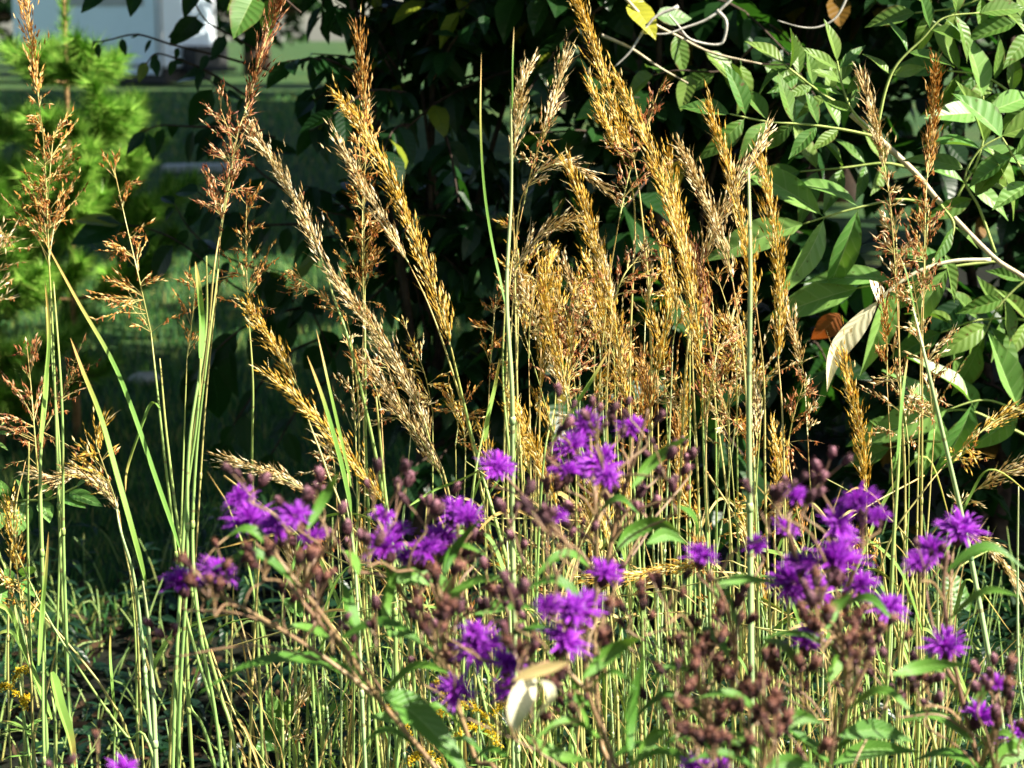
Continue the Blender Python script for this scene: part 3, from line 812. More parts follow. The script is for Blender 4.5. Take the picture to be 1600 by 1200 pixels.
def culm(kind, head, W, Y, tone, stem, label, sw=5.0, smat='stem', group=None, dens=1.0, blades=(), anth=.3, lower=None):
    hp = [at(x, y, Y + .03 * math.sin(i * 1.7 + x)) for i, (x, y) in enumerate(head)]
    pts = ([head[-1]] if head else []) + list(stem)
    g = ground_end(pts, Y)
    t = thing('indian_grass', label, 'grass', (g.x, g.y, 0), group)
    wob = lambda i: .02 * math.sin(i * 2.1 + pts[0][0])
    S = ([hp[-1]] if head else []) + [at(x + rng.uniform(-4, 4), y, Y + wob(i)) for i, (x, y) in enumerate(stem)] + [g]
    mb = MB(); S2 = spline(S, 7)
    r = sw * .5 * pxm(Y)
    tube(mb, S2, lambda q: r * (.32 + .68 * min(1, q * 1.7) ** .7), None, 7)
    # swollen nodes
    Ls = along(S2)
    for q in (.3, .62):
        p, d = sample(S2, Ls, q * Ls[-1])
        tube(mb, [p - d * .006, p - d * .002, p + d * .002, p + d * .006], lambda z: r * (1.0 + .35 * math.sin(z * math.pi)), None, 7)
    mb.build('stem', M[smat], t)
    if head:
        P = spline(hp, 8); h = MB(); Wm = W * pxm(Y)
        if kind == 'spike': spike(h, P, Wm, dens)
        elif kind == 'loose': loose(h, P, Wm, dens, anth)
        elif kind == 'mixed':
            k = int(len(P) * .55); spike(h, P[:k + 1], Wm, dens); loose(h, P[k:], (lower or W * 2.2) * pxm(Y), dens * 1.1, anth)
        h.build('seed_head', [M[tone], M['dryculm'], M['anther']], t, False)
    for bl, bw in blades:
        b = MB(); path = spline([at(x, y, Y - .03 + .02 * math.sin(i + x)) for i, (x, y) in enumerate(bl)], 6)
        leaf(b, path[0], path[1] - path[0], V((.75, -.6, .45)), 0, bw * .8 * pxm(Y), .6, 0, 18, 'strap', 0, .01, path)
        b.build('leaf_blade', M['blade'], t)
    return t

GR = [
 # kind, head tip->base, width, Y, tone, stem, label, stem width, stem material
 ('spike', [(903, 4), (935, 95), (962, 175), (990, 245)], 21, 2.75, 'gold', [(1003, 330), (1015, 500), (1022, 800), (1030, 1190)], 'tallest central golden plume, its tip touching the top beside the yellow leaf', 4, 'dryculm'),
 ('spike', [(968, 135), (1000, 200), (1030, 270), (1062, 370), (1085, 480), (1096, 560)], 34, 2.62, 'gold', [(1102, 700), (1108, 900), (1118, 1190)], 'thickest long golden plume curving down the middle of the dense stand', 5, 'stem'),
 ('spike', [(925, 140), (950, 200), (975, 250)], 18, 2.8, 'gold', [(990, 340), (985, 600), (990, 1190)], 'short golden plume tucked against the tallest central one', 4, 'dryculm'),
 ('spike', [(1066, 236), (1100, 305), (1130, 380), (1145, 440)], 17, 2.66, 'straw', [(1160, 560), (1170, 760), (1180, 1190)], 'slender straw-coloured plume leaning between the thick plume and the crossing pale one', 4, 'dryculm'),
 ('spike', [(1112, 180), (1138, 265), (1163, 370), (1182, 480)], 23, 2.72, 'gold', [(1192, 600), (1200, 800), (1208, 1190)], 'golden plume whose tip points at the pinnate sapling leaf', 4, 'dryculm'),
 ('spike', [(1196, 212), (1160, 275), (1120, 350), (1092, 425)], 30, 2.85, 'straw', [(1072, 560), (1060, 760), (1050, 1190)], 'bushy pale straw plume leaning opposite to its golden neighbours', 5, 'dryculm'),
 ('spike', [(1190, 262), (1208, 350), (1218, 440), (1216, 560)], 25, 2.6, 'gold', [(1220, 660), (1226, 860), (1236, 1190)], 'upright golden plume just beyond the thick green stem, before black shade', 4, 'dryculm'),
 ('mixed', [(1462, 110), (1458, 180), (1450, 260), (1446, 330), (1444, 420)], 16, 2.75, 'amber', [(1441, 560), (1436, 800), (1436, 1190)], 'narrow dark amber plume standing alone among the sapling leaves', 4, 'dryculm'),
 ('mixed', [(1350, 132), (1366, 190), (1380, 250), (1392, 330), (1402, 470)], 18, 2.7, 'straw', [(1408, 600), (1412, 800), (1400, 1190)], 'pale straw plume with rusty loose base crossing the pale sapling stem', 3.6, 'dryculm'),
 ('spike', [(1318, 562), (1335, 630), (1348, 700), (1354, 770)], 21, 2.6, 'gold', [(1358, 860), (1362, 1000), (1368, 1190)], 'short golden plume bowed below the arching cream leaf', 4, 'dryculm'),
 ('mixed', [(1382, 474), (1384, 510), (1386, 545), (1386, 600)], 15, 2.75, 'amber', [(1392, 760), (1402, 1000), (1410, 1190)], 'tiny amber seed head on a reddish wire stem below the sapling leaf', 3, 'dryculm'),
 ('mixed', [(1232, 486), (1246, 540), (1256, 590), (1262, 680)], 12, 2.75, 'straw', [(1268, 780), (1290, 1000), (1300, 1190)], 'thin sparse straw seed head beside the upright golden plume', 3, 'dryculm'),
 ('spike', [(533, 158), (565, 200), (600, 260), (632, 330), (662, 410), (688, 480), (704, 540)], 33, 2.65, 'gold', [(722, 620), (748, 720), (790, 860), (830, 1010), (862, 1190)], 'long thick golden plume leaning over from the upright bristly one', 6.5, 'stem'),
 ('spike', [(535, 232), (566, 290), (602, 350), (638, 410)], 18, 2.7, 'straw', [(672, 480), (706, 580), (742, 720), (790, 1000), (810, 1190)], 'pale slender plume running alongside the long thick golden plume', 4, 'dryculm'),
 ('spike', [(396, 208), (425, 250), (456, 305), (486, 365), (505, 410)], 23, 2.7, 'straw', [(522, 460), (545, 540), (580, 680), (610, 820), (640, 1000), (655, 1190)], 'leaning pale plume starting beside the russet head over the dark shrub', 6, 'stem'),
 ('spike', [(520, 432), (556, 478), (596, 530), (632, 590), (660, 650), (672, 690)], 29, 2.6, 'straw', [(690, 740), (712, 820), (735, 1000), (745, 1190)], 'broad pale plume leaning in the middle of the shaded shrub gap', 5, 'dryculm'),
 ('spike', [(584, 578), (625, 640), (660, 690), (690, 745)], 21, 2.68, 'straw', [(705, 830), (715, 1000), (722, 1190)], 'lower pale tufted plume tucked under the broad leaning one', 4, 'dryculm'),
 ('spike', [(388, 478), (415, 520), (440, 560), (466, 606)], 23, 2.62, 'gold', [(486, 660), (510, 730), (545, 860), (570, 1190)], 'golden plume leaning out over the lawn above a second one', 4, 'dryculm'),
 ('spike', [(430, 593), (480, 640), (530, 695), (570, 745), (604, 790)], 28, 2.55, 'gold', [(625, 850), (650, 960), (668, 1190)], 'golden plume lying slantwise just above the purple flowers', 4, 'dryculm'),
 ('spike', [(364, 720), (405, 735), (450, 752), (492, 775)], 17, 2.6, 'straw', [(540, 815), (580, 900), (600, 1190)], 'nearly level straw plume poking out over the purple flowers', 3.6, 'dryculm'),
 ('mixed', [(438, -14), (420, 50), (402, 105), (386, 165), (370, 215), (352, 310), (344, 360)], 26, 2.7, 'russet', [(332, 430), (318, 560), (296, 740), (282, 960), (266, 1190)], 'russet plume rising to the top edge with a loose drooping base', 5, 'dryculm'),
 ('mixed', [(38, -6), (46, 50), (54, 105), (62, 170), (70, 250), (76, 400)], 19, 2.68, 'amber', [(82, 520), (92, 700), (102, 960), (112, 1190)], 'tall amber plume in front of the sunlit pine sapling', 5, 'stem'),
 ('mixed', [(562, 64), (566, 120), (570, 175), (572, 225), (568, 330), (570, 460)], 24, 2.75, 'amber', [(573, 560), (574, 700), (578, 900), (580, 1190)], 'upright bristly amber plume with loose orange base against the dark shrub', 5, 'stem'),
 ('mixed', [(882, 92), (868, 150), (850, 205), (832, 260), (818, 320)], 20, 2.72, 'straw', [(800, 420), (790, 560), (785, 800), (780, 1190)], 'pale seed head curving away from the thick pale stem', 3.6, 'dryculm'),
 ('spike', [(826, 104), (814, 140), (808, 190), (800, 260)], 14, 2.66, 'straw', [(803, 420), (812, 620), (820, 900), (824, 1190)], 'sparse pale spikelets pressed against the thick pale stem', 3.6, 'dryculm'),
 ('spike', [(890, 262), (915, 330), (935, 400), (952, 470), (970, 560), (982, 635)], 27, 2.62, 'gold', [(990, 720), (1000, 900), (1008, 1190)], 'long golden plume directly above the tallest purple blossoms', 4.5, 'stem'),
 ('spike', [(862, 398), (852, 440), (860, 520), (876, 570), (886, 625)], 24, 2.58, 'gold', [(896, 720), (905, 900), (910, 1190)], 'golden plume standing just above the topmost purple blossom', 4, 'dryculm'),
 ('spike', [(1046, 252), (1056, 320), (1068, 390), (1080, 470)], 22, 2.78, 'gold', [(1086, 600), (1090, 800), (1092, 1190)], 'golden plume hidden partly behind the thickest central plume', 4, 'dryculm'),
 ('spike', [(1088, 400), (1098, 460), (1108, 530)], 22, 2.7, 'russet', [(1118, 640), (1140, 860), (1150, 1190)], 'reddish tinted plume below the crossing pale one', 4, 'dryculm'),
 ('spike', [(942, 292), (900, 262), (868, 256), (836, 272)], 16, 2.75, 'straw', [(812, 330), (806, 480), (812, 760), (815, 1190)], 'pale seed head that bends over level at the centre of the shrub', 3, 'dryculm'),
 ('spike', [(890, 345), (855, 358), (828, 385), (806, 420)], 26, 2.66, 'straw', [(796, 500), (792, 700), (796, 1190)], 'fluffy pale head arching sideways beside the thick pale stem', 3.4, 'dryculm'),
 ('mixed', [(1612, 634), (1560, 655), (1515, 690), (1480, 722)], 24, 2.6, 'gold', [(1440, 770), (1390, 850), (1350, 1000), (1330, 1190)], 'golden plume stretching level across the dark low corner of the thicket', 4, 'dryculm'),
 ('mixed', [(1612, 728), (1560, 742), (1520, 770), (1490, 800)], 30, 2.66, 'straw', [(1450, 840), (1420, 930), (1400, 1190)], 'loose pale head spreading level below the golden level one', 3.5, 'dryculm'),
 ('spike', [(1584, 905), (1565, 875), (1540, 850), (1512, 832)], 24, 2.75, 'straw', [(1490, 860), (1478, 960), (1470, 1190)], 'pale head drooping over the holed round leaf', 3.2, 'dryculm'),
 ('spike', [(800, 622), (826, 680), (848, 730), (872, 800)], 24, 2.55, 'gold', [(888, 880), (900, 1000), (912, 1190)], 'golden plume leaning behind the single blossom left of the tallest cluster', 4, 'dryculm'),
 ('spike', [(930, 740), (942, 790), (950, 850)], 24, 2.6, 'gold', [(955, 930), (960, 1050), (966, 1190)], 'low golden plume sunk among the middle purple blossoms', 4, 'dryculm'),
 ('mixed', [(158, 668), (150, 690), (160, 722), (180, 780)], 40, 2.6, 'gold', [(192, 830), (205, 900), (222, 1000), (238, 1190)], 'yellow broom-like head bursting from the stem by the broad blade', 6, 'paleculm'),
 ('spike', [(60, 740), (90, 748), (130, 742), (165, 768), (186, 800)], 20, 2.63, 'straw', [(196, 850), (210, 960), (228, 1190)], 'pale head bent back level over the oval-leaved seedling', 3.4, 'dryculm'),
 ('loose', [(345, 170), (366, 240), (354, 310), (344, 370)], 92, 2.78, 'russet', [(338, 460), (320, 640), (300, 900), (285, 1190)], 'loose rusty panicle around the base of the russet plume', 3.5, 'dryculm'),
 ('loose', [(560, 215), (566, 300), (566, 380), (568, 480)], 96, 2.8, 'amber', [(570, 600), (566, 800), (560, 1190)], 'airy orange panicle around the upright bristly plume', 3, 'dryculm'),
 ('loose', [(1030, 138), (1008, 205), (985, 265), (968, 340)], 66, 2.7, 'russet', [(950, 450), (935, 620), (930, 900), (925, 1190)], 'dense reddish-brown panicle between the two tall central plumes', 3.6, 'dryculm'),
 ('loose', [(178, 262), (195, 340), (216, 430), (236, 520)], 92, 2.68, 'amber', [(246, 600), (262, 740), (290, 960), (350, 1190)], 'airy orange panicle over the shaded lawn right of the pine', 5, 'stem'),
 ('loose', [(84, 205), (78, 270), (74, 340), (78, 420)], 130, 2.72, 'amber', [(84, 560), (92, 760), (86, 1190)], 'wide loose panicle spread before the pine trunk', 3.6, 'stem'),
 ('loose', [(10, 360), (-6, 400), (-20, 460), (-30, 520)], 90, 2.6, 'straw', [(-34, 640), (-30, 900), (-20, 1190)], 'pale panicle entering from the edge beside the pine', 4, 'stem'),
 ('loose', [(1392, 322), (1400, 370), (1402, 420), (1404, 470)], 70, 2.78, 'russet', [(1410, 600), (1418, 860), (1424, 1190)], 'rusty open panicle hanging before the pale sapling stem', 3, 'dryculm'),
 ('loose', [(1452, 320), (1448, 370), (1444, 440), (1440, 480)], 76, 2.8, 'russet', [(1436, 620), (1430, 860), (1428, 1190)], 'rusty open panicle under the dark amber plume', 3, 'dryculm'),
 ('loose', [(1425, 430), (1440, 520), (1452, 600), (1460, 670)], 80, 2.7, 'straw', [(1452, 780), (1444, 960), (1440, 1190)], 'straw panicle clasping the leaning green stem by the sapling', 3.4, 'dryculm'),
 ('loose', [(1395, 560), (1412, 640), (1420, 700)], 90, 2.74, 'straw', [(1420, 800), (1412, 960), (1404, 1190)], 'sparse straw panicle low in front of the black shade', 3.2, 'stem'),
 ('loose', [(42, 540), (48, 600), (52, 650), (56, 700)], 110, 2.66, 'russet', [(60, 780), (66, 960), (72, 1190)], 'rusty panicle with yellow base below the pine sapling', 6, 'stem'),
 ('loose', [(118, 560), (96, 620), (70, 670), (40, 720)], 100, 2.75, 'brown', [(20, 800), (16, 960), (20, 1190)], 'dull brown twiggy panicle tangled behind the rusty one', 3.4, 'dryculm'),
 ('loose', [(386, 300), (384, 380), (386, 440), (388, 490)], 62, 2.74, 'amber', [(392, 600), (396, 740), (405, 960), (412, 1190)], 'open yellowish panicle on the lone stem before the lawn', 5, 'stem'),
 ('loose', [(452, 420), (490, 450), (520, 480), (540, 490)], 54, 2.72, 'amber', [(556, 560), (562, 700), (548, 1190)], 'orange panicle reaching sideways over the dark shrub leaves', 3, 'dryculm'),
 ('loose', [(846, 400), (836, 450), (828, 500), (826, 560)], 96, 2.72, 'straw', [(826, 700), (832, 900), (836, 1190)], 'straw panicle filling the space beside the thick pale stem', 3.2, 'dryculm'),
 ('loose', [(900, 440), (896, 500), (890, 560), (880, 620)], 96, 2.68, 'russet', [(872, 740), (862, 900), (858, 1190)], 'russet panicle between two golden plumes above the blossoms', 3.2, 'dryculm'),
 ('loose', [(1040, 360), (1000, 400), (975, 430), (960, 470)], 50, 2.6, 'russet', [(952, 600), (948, 800), (945, 1190)], 'russet head leaning across the long golden plume', 3.2, 'dryculm'),
 ('loose', [(1125, 520), (1115, 580), (1105, 640)], 96, 2.6, 'russet', [(1104, 760), (1112, 900), (1124, 1190)], 'russet panicle left of the thick green stem', 3.4, 'dryculm'),
 ('loose', [(930, 500), (960, 560), (965, 620)], 100, 2.76, 'straw', [(962, 760), (960, 900), (958, 1190)], 'straw panicle scattered behind the long golden plume', 3, 'dryculm'),
 ('loose', [(1255, 600), (1240, 650), (1230, 700)], 80, 2.72, 'russet', [(1240, 780), (1262, 900), (1280, 1190)], 'faded rusty panicle low before the black gap', 3, 'dryculm'),
 ('loose', [(775, 460), (770, 520), (766, 570)], 54, 2.7, 'amber', [(762, 680), (756, 900), (752, 1190)], 'small amber panicle left of the thick pale stem', 3, 'dryculm'),
 ('loose', [(306, 440), (300, 500), (292, 560)], 70, 2.75, 'amber', [(290, 700), (284, 900), (276, 1190)], 'thin amber panicle over the sunlit patch of lawn', 4, 'stem'),
 ('loose', [(548, 530), (552, 600), (556, 690)], 56, 2.7, 'straw', [(560, 800), (556, 960), (552, 1190)], 'straw panicle low beside the broad pale plume', 3.4, 'stem'),
 ('mixed', [(14, 790), (22, 850), (30, 920), (42, 1010)], 38, 2.6, 'gold', [(46, 1060), (50, 1120), (54, 1190)], 'golden drooping head at the lowest edge near the round seedling leaves', 4, 'dryculm'),
 ('mixed', [(480, 1085), (458, 1120), (440, 1180)], 18, 2.6, 'straw', [(430, 1240), (425, 1300)], 'low straw head standing under the long ironweed leaf', 3, 'dryculm'),
 ('spike', [(935, 905), (990, 900), (1060, 885), (1110, 880)], 15, 2.6, 'gold', [(1150, 880), (1178, 930), (1186, 1190)], 'golden head bent level behind the lone middle blossom', 3, 'dryculm'),
 ('loose', [(1330, 830), (1345, 850), (1370, 850), (1395, 845)], 70, 2.66, 'gold', [(1420, 880), (1432, 980), (1440, 1190)], 'golden level panicle behind the large cluster of blossoms', 3, 'dryculm'),
]
for g in GR:
    kind, head, W, Y, tone, stem, label = g[:7]
    culm(kind, head, W, Y, tone, stem, label, g[7], g[8])
# bare culms and broad blades
BR = [
 ([(797, 150), (796, 300), (795, 460), (796, 620), (802, 800), (808, 1000), (812, 1190)], 8.5, 2.5, 'paleculm', 'thick pale green stem rising bare through the centre', ([(800, 170), (800, 100), (803, 42)], 5)),
 ([(1171, 262), (1169, 420), (1169, 640), (1172, 900), (1176, 1190)], 10, 2.2, 'paleculm', 'thick grey-green stem passing in front of the golden stand', None),
 ([(1428, 480), (1444, 560), (1472, 660), (1510, 850), (1548, 1050), (1570, 1190)], 8.5, 2.45, 'paleculm', 'stout green stem slanting past the sapling to the rightmost blossom', ([(1430, 490), (1416, 430), (1406, 400)], 5)),
 ([(786, 470), (790, 600), (800, 800), (806, 1190)], 5, 2.6, 'stem', 'slim stem with a long curved whip tip beside the thick pale stem', ([(790, 480), (768, 380), (755, 290), (750, 190), (752, 82)], 7)),
 ([(280, 852), (287, 960), (300, 1190)], 7, 2.55, 'stem', 'stem carrying the long brown-tipped blade that leans across the lawn', ([(280, 856), (242, 748), (205, 640), (172, 560), (120, 470), (62, 362)], 11)),
 ([(226, 908), (232, 1000), (242, 1190)], 8, 2.5, 'paleculm', 'pale stem with a clasping blade pointing at the pine shade', ([(228, 915), (205, 830), (180, 740), (155, 650), (128, 580), (110, 528)], 14)),
 ([(318, 500), (306, 640), (290, 820), (270, 1190)], 6, 2.5, 'stem', 'stem with an upright pale blade before the sunlit lawn patch', ([(312, 560), (314, 500), (310, 450), (305, 408)], 13)),
 ([(342, 420), (322, 560), (308, 700), (300, 860), (318, 1000), (344, 1190)], 6, 2.55, 'stem', 'curved green stem crossing the blossoms at the lawn edge', None),
 ([(326, 400), (318, 520), (296, 700), (288, 900), (280, 1190)], 6, 2.48, 'stem', 'straight green stem bundled before the two outermost blossoms', None),
 ([(246, 560), (262, 700), (290, 880), (340, 1080), (372, 1190)], 6, 2.6, 'stem', 'green stem bowed rightward under the airy orange panicle', ([(250, 640), (238, 630), (224, 660), (200, 730), (196, 770)], 7)),
 ([(84, 440), (94, 640), (100, 860), (112, 1190)], 5.5, 2.58, 'stem', 'dark green stem alone in front of the pine trunk', None),
 ([(74, 480), (72, 600), (62, 720), (66, 900), (74, 1190)], 6, 2.55, 'stem', 'stem wrapped by a dark blade at the brown twiggy panicle', ([(62, 700), (70, 600), (76, 520), (70, 436)], 9)),
 ([(42, 690), (46, 850), (50, 1190)], 5, 2.6, 'stem', 'short thin stem ahead of the oval-leaved seedling', None),
 ([(20, 850), (70, 950), (130, 1060), (200, 1150), (240, 1195)], 4.5, 2.55, 'stem', 'thin green stem slanting down from the edge across the dark hollow', None),
 ([(45, 940), (110, 1010), (170, 1090), (215, 1190)], 4.5, 2.6, 'dryculm', 'reddish slanting stem crossing the thin green one', None),
 ([(205, 900), (212, 1000), (218, 1190)], 4, 2.7, 'stem', 'short needle-tipped stem in the dark hollow', None),
 ([(178, 1120), (179, 1150), (179, 1190)], 4, 2.65, 'stem', 'small stem with a withered brown flag leaf in the dark hollow', ([(179, 1125), (174, 1070), (171, 1020), (173, 975)], 8)),
 ([(110, 1150), (118, 1180), (122, 1195)], 5, 2.5, 'stem', 'stem with a wide pale blade hanging down near the low golden head', ([(80, 1050), (92, 1100), (108, 1150), (118, 1200)], 22)),
 ([(62, 960), (66, 1020), (72, 1190)], 5, 2.5, 'stem', 'stem with a broad upright blade in front of the slanting stems', ([(60, 1040), (64, 960), (70, 900), (76, 830)], 10)),
 ([(1590, 760), (1588, 900), (1592, 1060), (1604, 1190)], 5, 2.5, 'paleculm', 'pale stem standing at the far dark corner beside the drooping head', None),
 ([(1408, 590), (1402, 700), (1394, 900), (1386, 1190)], 7, 2.55, 'stem', 'green stem with a rolled blade below the rusty open panicle', ([(1400, 720), (1406, 640), (1412, 590), (1418, 560)], 11)),
 ([(780, 560), (758, 660), (736, 760), (726, 900), (720, 1190)], 5, 2.6, 'stem', 'stem with a twisted flat blade by the sparse amber panicle', ([(756, 690), (760, 650), (772, 600), (780, 560)], 14)),
 ([(540, 780), (556, 900), (572, 1190)], 6, 2.45, 'paleculm', 'stem with a stiff upright blade between lawn and pale plume', ([(548, 800), (530, 720), (505, 630), (480, 556)], 13)),
 ([(545, 740), (560, 900), (590, 1190)], 5, 2.5, 'stem', 'stem with a slim pointed blade just right of the stiff one', ([(548, 760), (530, 680), (512, 600), (494, 514)], 9)),
 ([(590, 620), (600, 760), (616, 900), (622, 1190)], 7, 2.55, 'stem', 'sturdy green stem under the broad pale plume', None),
 ([(705, 790), (712, 900), (714, 1190)], 5, 2.6, 'stem', 'stem with a blade held flat out above the purple blossoms', ([(640, 790), (680, 765), (730, 745), (800, 705)], 5)),
 ([(870, 640), (850, 720), (842, 900), (838, 1190)], 5, 2.5, 'stem', 'stem with a bright diagonal blade rising behind the tallest blossoms', ([(862, 690), (892, 640), (925, 590), (952, 545)], 11)),
]
for pts, sw, Y, smat, label, bl in BR:
    culm('bare', [], 0, Y, None, pts, label, sw, smat, blades=[bl] if bl else ())
# the dense stand of thin stems below the plumes, and small heads in it
TH = 'grass stems crowding the thicket'
def thin(n, x0, x1, y0, y1, Y0, Y1, label, head=0, mats=('stem', 'stem', 'dryculm', 'paleculm')):
    for i in range(n):
        x = x0 + (x1 - x0) * (i + rng.random()) / n; y = rng.uniform(y0, y1); Y = rng.uniform(Y0, Y1)
        lean = rng.choice((rng.uniform(-.07, .1), rng.uniform(-.07, .1), rng.uniform(-.3, .4)))
        xb = x + (1190 - y) * lean
        pts = [(x, y), (x + (xb - x) * .3 + rng.uniform(-5, 5), y + (1190 - y) * .4), (xb, 1190)]
        if head:
            hl = rng.uniform(70, 150); hx = x - hl * rng.uniform(-.1, .5)
            kind = rng.choice(('spike', 'spike', 'loose', 'loose', 'mixed'))
            culm(kind, [(hx, y - hl), ((hx + x) / 2 + rng.uniform(2, 8), y - hl / 2), (x, y)], {'spike': rng.uniform(16, 26), 'loose': rng.uniform(60, 100), 'mixed': 20}[kind], Y,
                 rng.choice(('gold', 'gold', 'straw', 'gold', 'amber')), pts[1:], label, rng.uniform(3, 4.5), rng.choice(mats), TH, .8)
        else:
            bl = ()
            if rng.random() < .75:
                k = rng.choice((-1, 1)); by = rng.uniform(max(y + 30, 860), 1130); L = rng.uniform(90, 260); bx = x + (xb - x) * (by - y) / max(60, 1190 - y)
                bl = [([(bx, by), (bx + k * L * .2, by - L * .5), (bx + k * L * rng.uniform(.35, .6), by - L * rng.uniform(.55, .85)), (bx + k * L * rng.uniform(.6, .95), by - L * rng.uniform(.2, .75))], rng.uniform(7, 13))]
            culm('bare', [], 0, Y, None, pts, label, rng.uniform(3.4, 6), rng.choice(mats), TH, blades=bl)
thin(24, 400, 820, 760, 1000, 2.5, 3.0, 'thin bare grass stem among many behind the purple blossoms')
thin(19, 820, 1260, 700, 960, 2.6, 3.1, 'thin bare grass stem among many behind the purple blossoms')
thin(13, 1260, 1480, 820, 1020, 2.6, 3.0, 'thin bare grass stem among many behind the purple blossoms')
thin(5, 20, 380, 880, 1100, 2.6, 3.0, 'thin bare grass stem among many behind the purple blossoms')
thin(34, 800, 1200, 470, 780, 2.7, 3.2, 'small seed head half lost in the crowded golden stand', 1)
thin(26, 800, 1260, 660, 980, 2.65, 3.15, 'low golden seed head sunk among the stems behind the purple blossoms', 1)
thin(7, 430, 780, 860, 1000, 2.75, 3.1, 'low golden seed head sunk among the stems behind the purple blossoms', 1)
thin(8, 520, 780, 620, 820, 2.7, 3.05, 'small seed head half lost in the crowded golden stand', 1)

def fallen(n):
    for i in range(n):
        Y = rng.uniform(2.45, 2.95); x, y = rng.uniform(380, 1420), rng.uniform(800, 1120); a = rng.uniform(-1.25, 1.25) + (0 if rng.random() < .5 else 3.14); L = rng.uniform(120, 320)
        dx, dy = math.cos(a) * L / 2, math.sin(a) * L / 2; k = rng.uniform(-.18, .18)
        P = spline([at(x - dx, y - dy, Y + .06), at(x + dy * k, y - dx * k, Y), at(x + dx, y + dy, Y - .06)], 5)
        t = thing('dry_stalk', 'snapped dry grass stalk caught slantwise among the standing stems', 'grass', P[0], 'snapped stalks caught in the grass')
        mb = MB(); tube(mb, P, rng.uniform(1.2, 2.2) * pxm(Y), .8 * pxm(Y), 5); mb.build('stalk', M['dryculm'], t)
        b = MB(); q = P[len(P) // 2]; e = (P[-1] - P[0]).normalized()
        pth = spline([q, q + e * .03 + V((0, -.005, .012)), q + e * .07 + V((0, -.01, .005)), q + e * .1 - V((0, .01, .02))], 4)
        leaf(b, q, e, V((.4, -.7, .5)), 0, rng.uniform(.003, .006), .6, 0, 10, 'strap', 0, .05, pth); b.build('leaf_blade', M['dryblade'], t)
fallen(34)

# ------------------------------------------------------------------ ironweed
def flower_mesh(i):
    """a blossom 34 mm across, standing on its cup at the origin, facing +Z"""
    mb = MB()
    for j in range(100):
        th = math.acos(1 - rng.random() * 1.15); a = rng.uniform(0, 6.283)
        d = V((math.sin(th) * math.cos(a), math.sin(th) * math.sin(a), math.cos(th)))
        L = rng.uniform(.009, .0185); b = V((d.x * .0025, d.y * .0025, .0005))
        out = V((d.x, d.y, -.25)).normalized() if d.xy.length > .05 else V((0, 0, 1))
        path = [b, b + d * L * .55 + V((0, 0, L * .1)), b + d * L * .85, b + d * L * .95 + out * L * .2]
        leaf(mb, b, d, out, 0, rng.uniform(.0012, .0026), .5, 0, 4, 'strap', 0, 0, path)
    for j in range(60):
        th = math.acos(1 - rng.random() * .8); a = rng.uniform(0, 6.283)
        d = V((math.sin(th) * math.cos(a), math.sin(th) * math.sin(a), math.cos(th)))
        hair(mb, d * .003, d * rng.uniform(.013, .019), .0004)
    return mb.mesh('blossom', M['petal'])
def cup_mesh(r, L, m, open_=.8):
    mb = MB(); n, k = 12, 7; rr = rng.randint(0, 90)
    pr = [(0, .25), (.08, .6), (.3, .95), (.55, 1), (.8, .86), (.95, open_), (1, open_ * .55)]
    for t, q in pr:
        for i in range(n):
            a = 6.283 * i / n; w_ = 1 + .07 * math.sin(a * 5 + t * 9)
            mb.v.append((r * q * w_ * math.cos(a), r * q * w_ * math.sin(a), L * t)); mb.uv.append((i / n, rr + .01 + t * .97))
    for j in range(k - 1):
        for i in range(n):
            p, q = j * n + i, j * n + (i + 1) % n
            mb.f.append((p, q, q + n, p + n)); mb.m.append(0)
    mb.f.append(tuple((k - 1) * n + i for i in range(n))); mb.m.append(0)
    # loose bract tips
    for _ in range(16):
        a = rng.uniform(0, 6.283); z = rng.uniform(.2, .85) * L; d = V((math.cos(a), math.sin(a), 0))
        spindle(mb, d * r * .9 + V((0, 0, z)), (d * .45 + V((0, 0, 1))).normalized(), L * .3, r * .38, 0)
    for i in range(len(mb.v) - len(mb.uv)): mb.uv.append((0, rr + .6))
    return mb
def spent_mesh():
    mb = cup_mesh(.0037, .0145, None, .85)
    for j in range(46):
        th = rng.uniform(0, .95); a = rng.uniform(0, 6.283)
        d = V((math.sin(th) * math.cos(a), math.sin(th) * math.sin(a), math.cos(th)))
        hair(mb, V((d.x * .004, d.y * .004, .009)), V((0, 0, .009)) + d * rng.uniform(.006, .013), .0006, 1)
    return mb.mesh('spent_head', [M['spent'], M['pappus']])
BLOOM = [flower_mesh(i) for i in range(5)]
CUP = [cup_mesh(.0046, .0125, None, .9).mesh('flower_cup', M['bud']) for _ in range(3)]
BUD = [cup_mesh(.0037 + .0004 * i, .016, None, .55).mesh('bud', M['bud']) for i in range(3)]
SPENT = [spent_mesh() for _ in range(4)]
def place(name, me, parent, p, d, s, mat_swap=None):
    o = bpy.data.objects.new(name, me); COL.objects.link(o); put(o, parent)
    q = d.normalized().to_track_quat('Z', 'Y') @ Quaternion((0, 0, 1), rng.uniform(0, 6.28))
    o.location = p; o.rotation_euler = q.to_euler(); o.scale = (s,) * 3
    return o

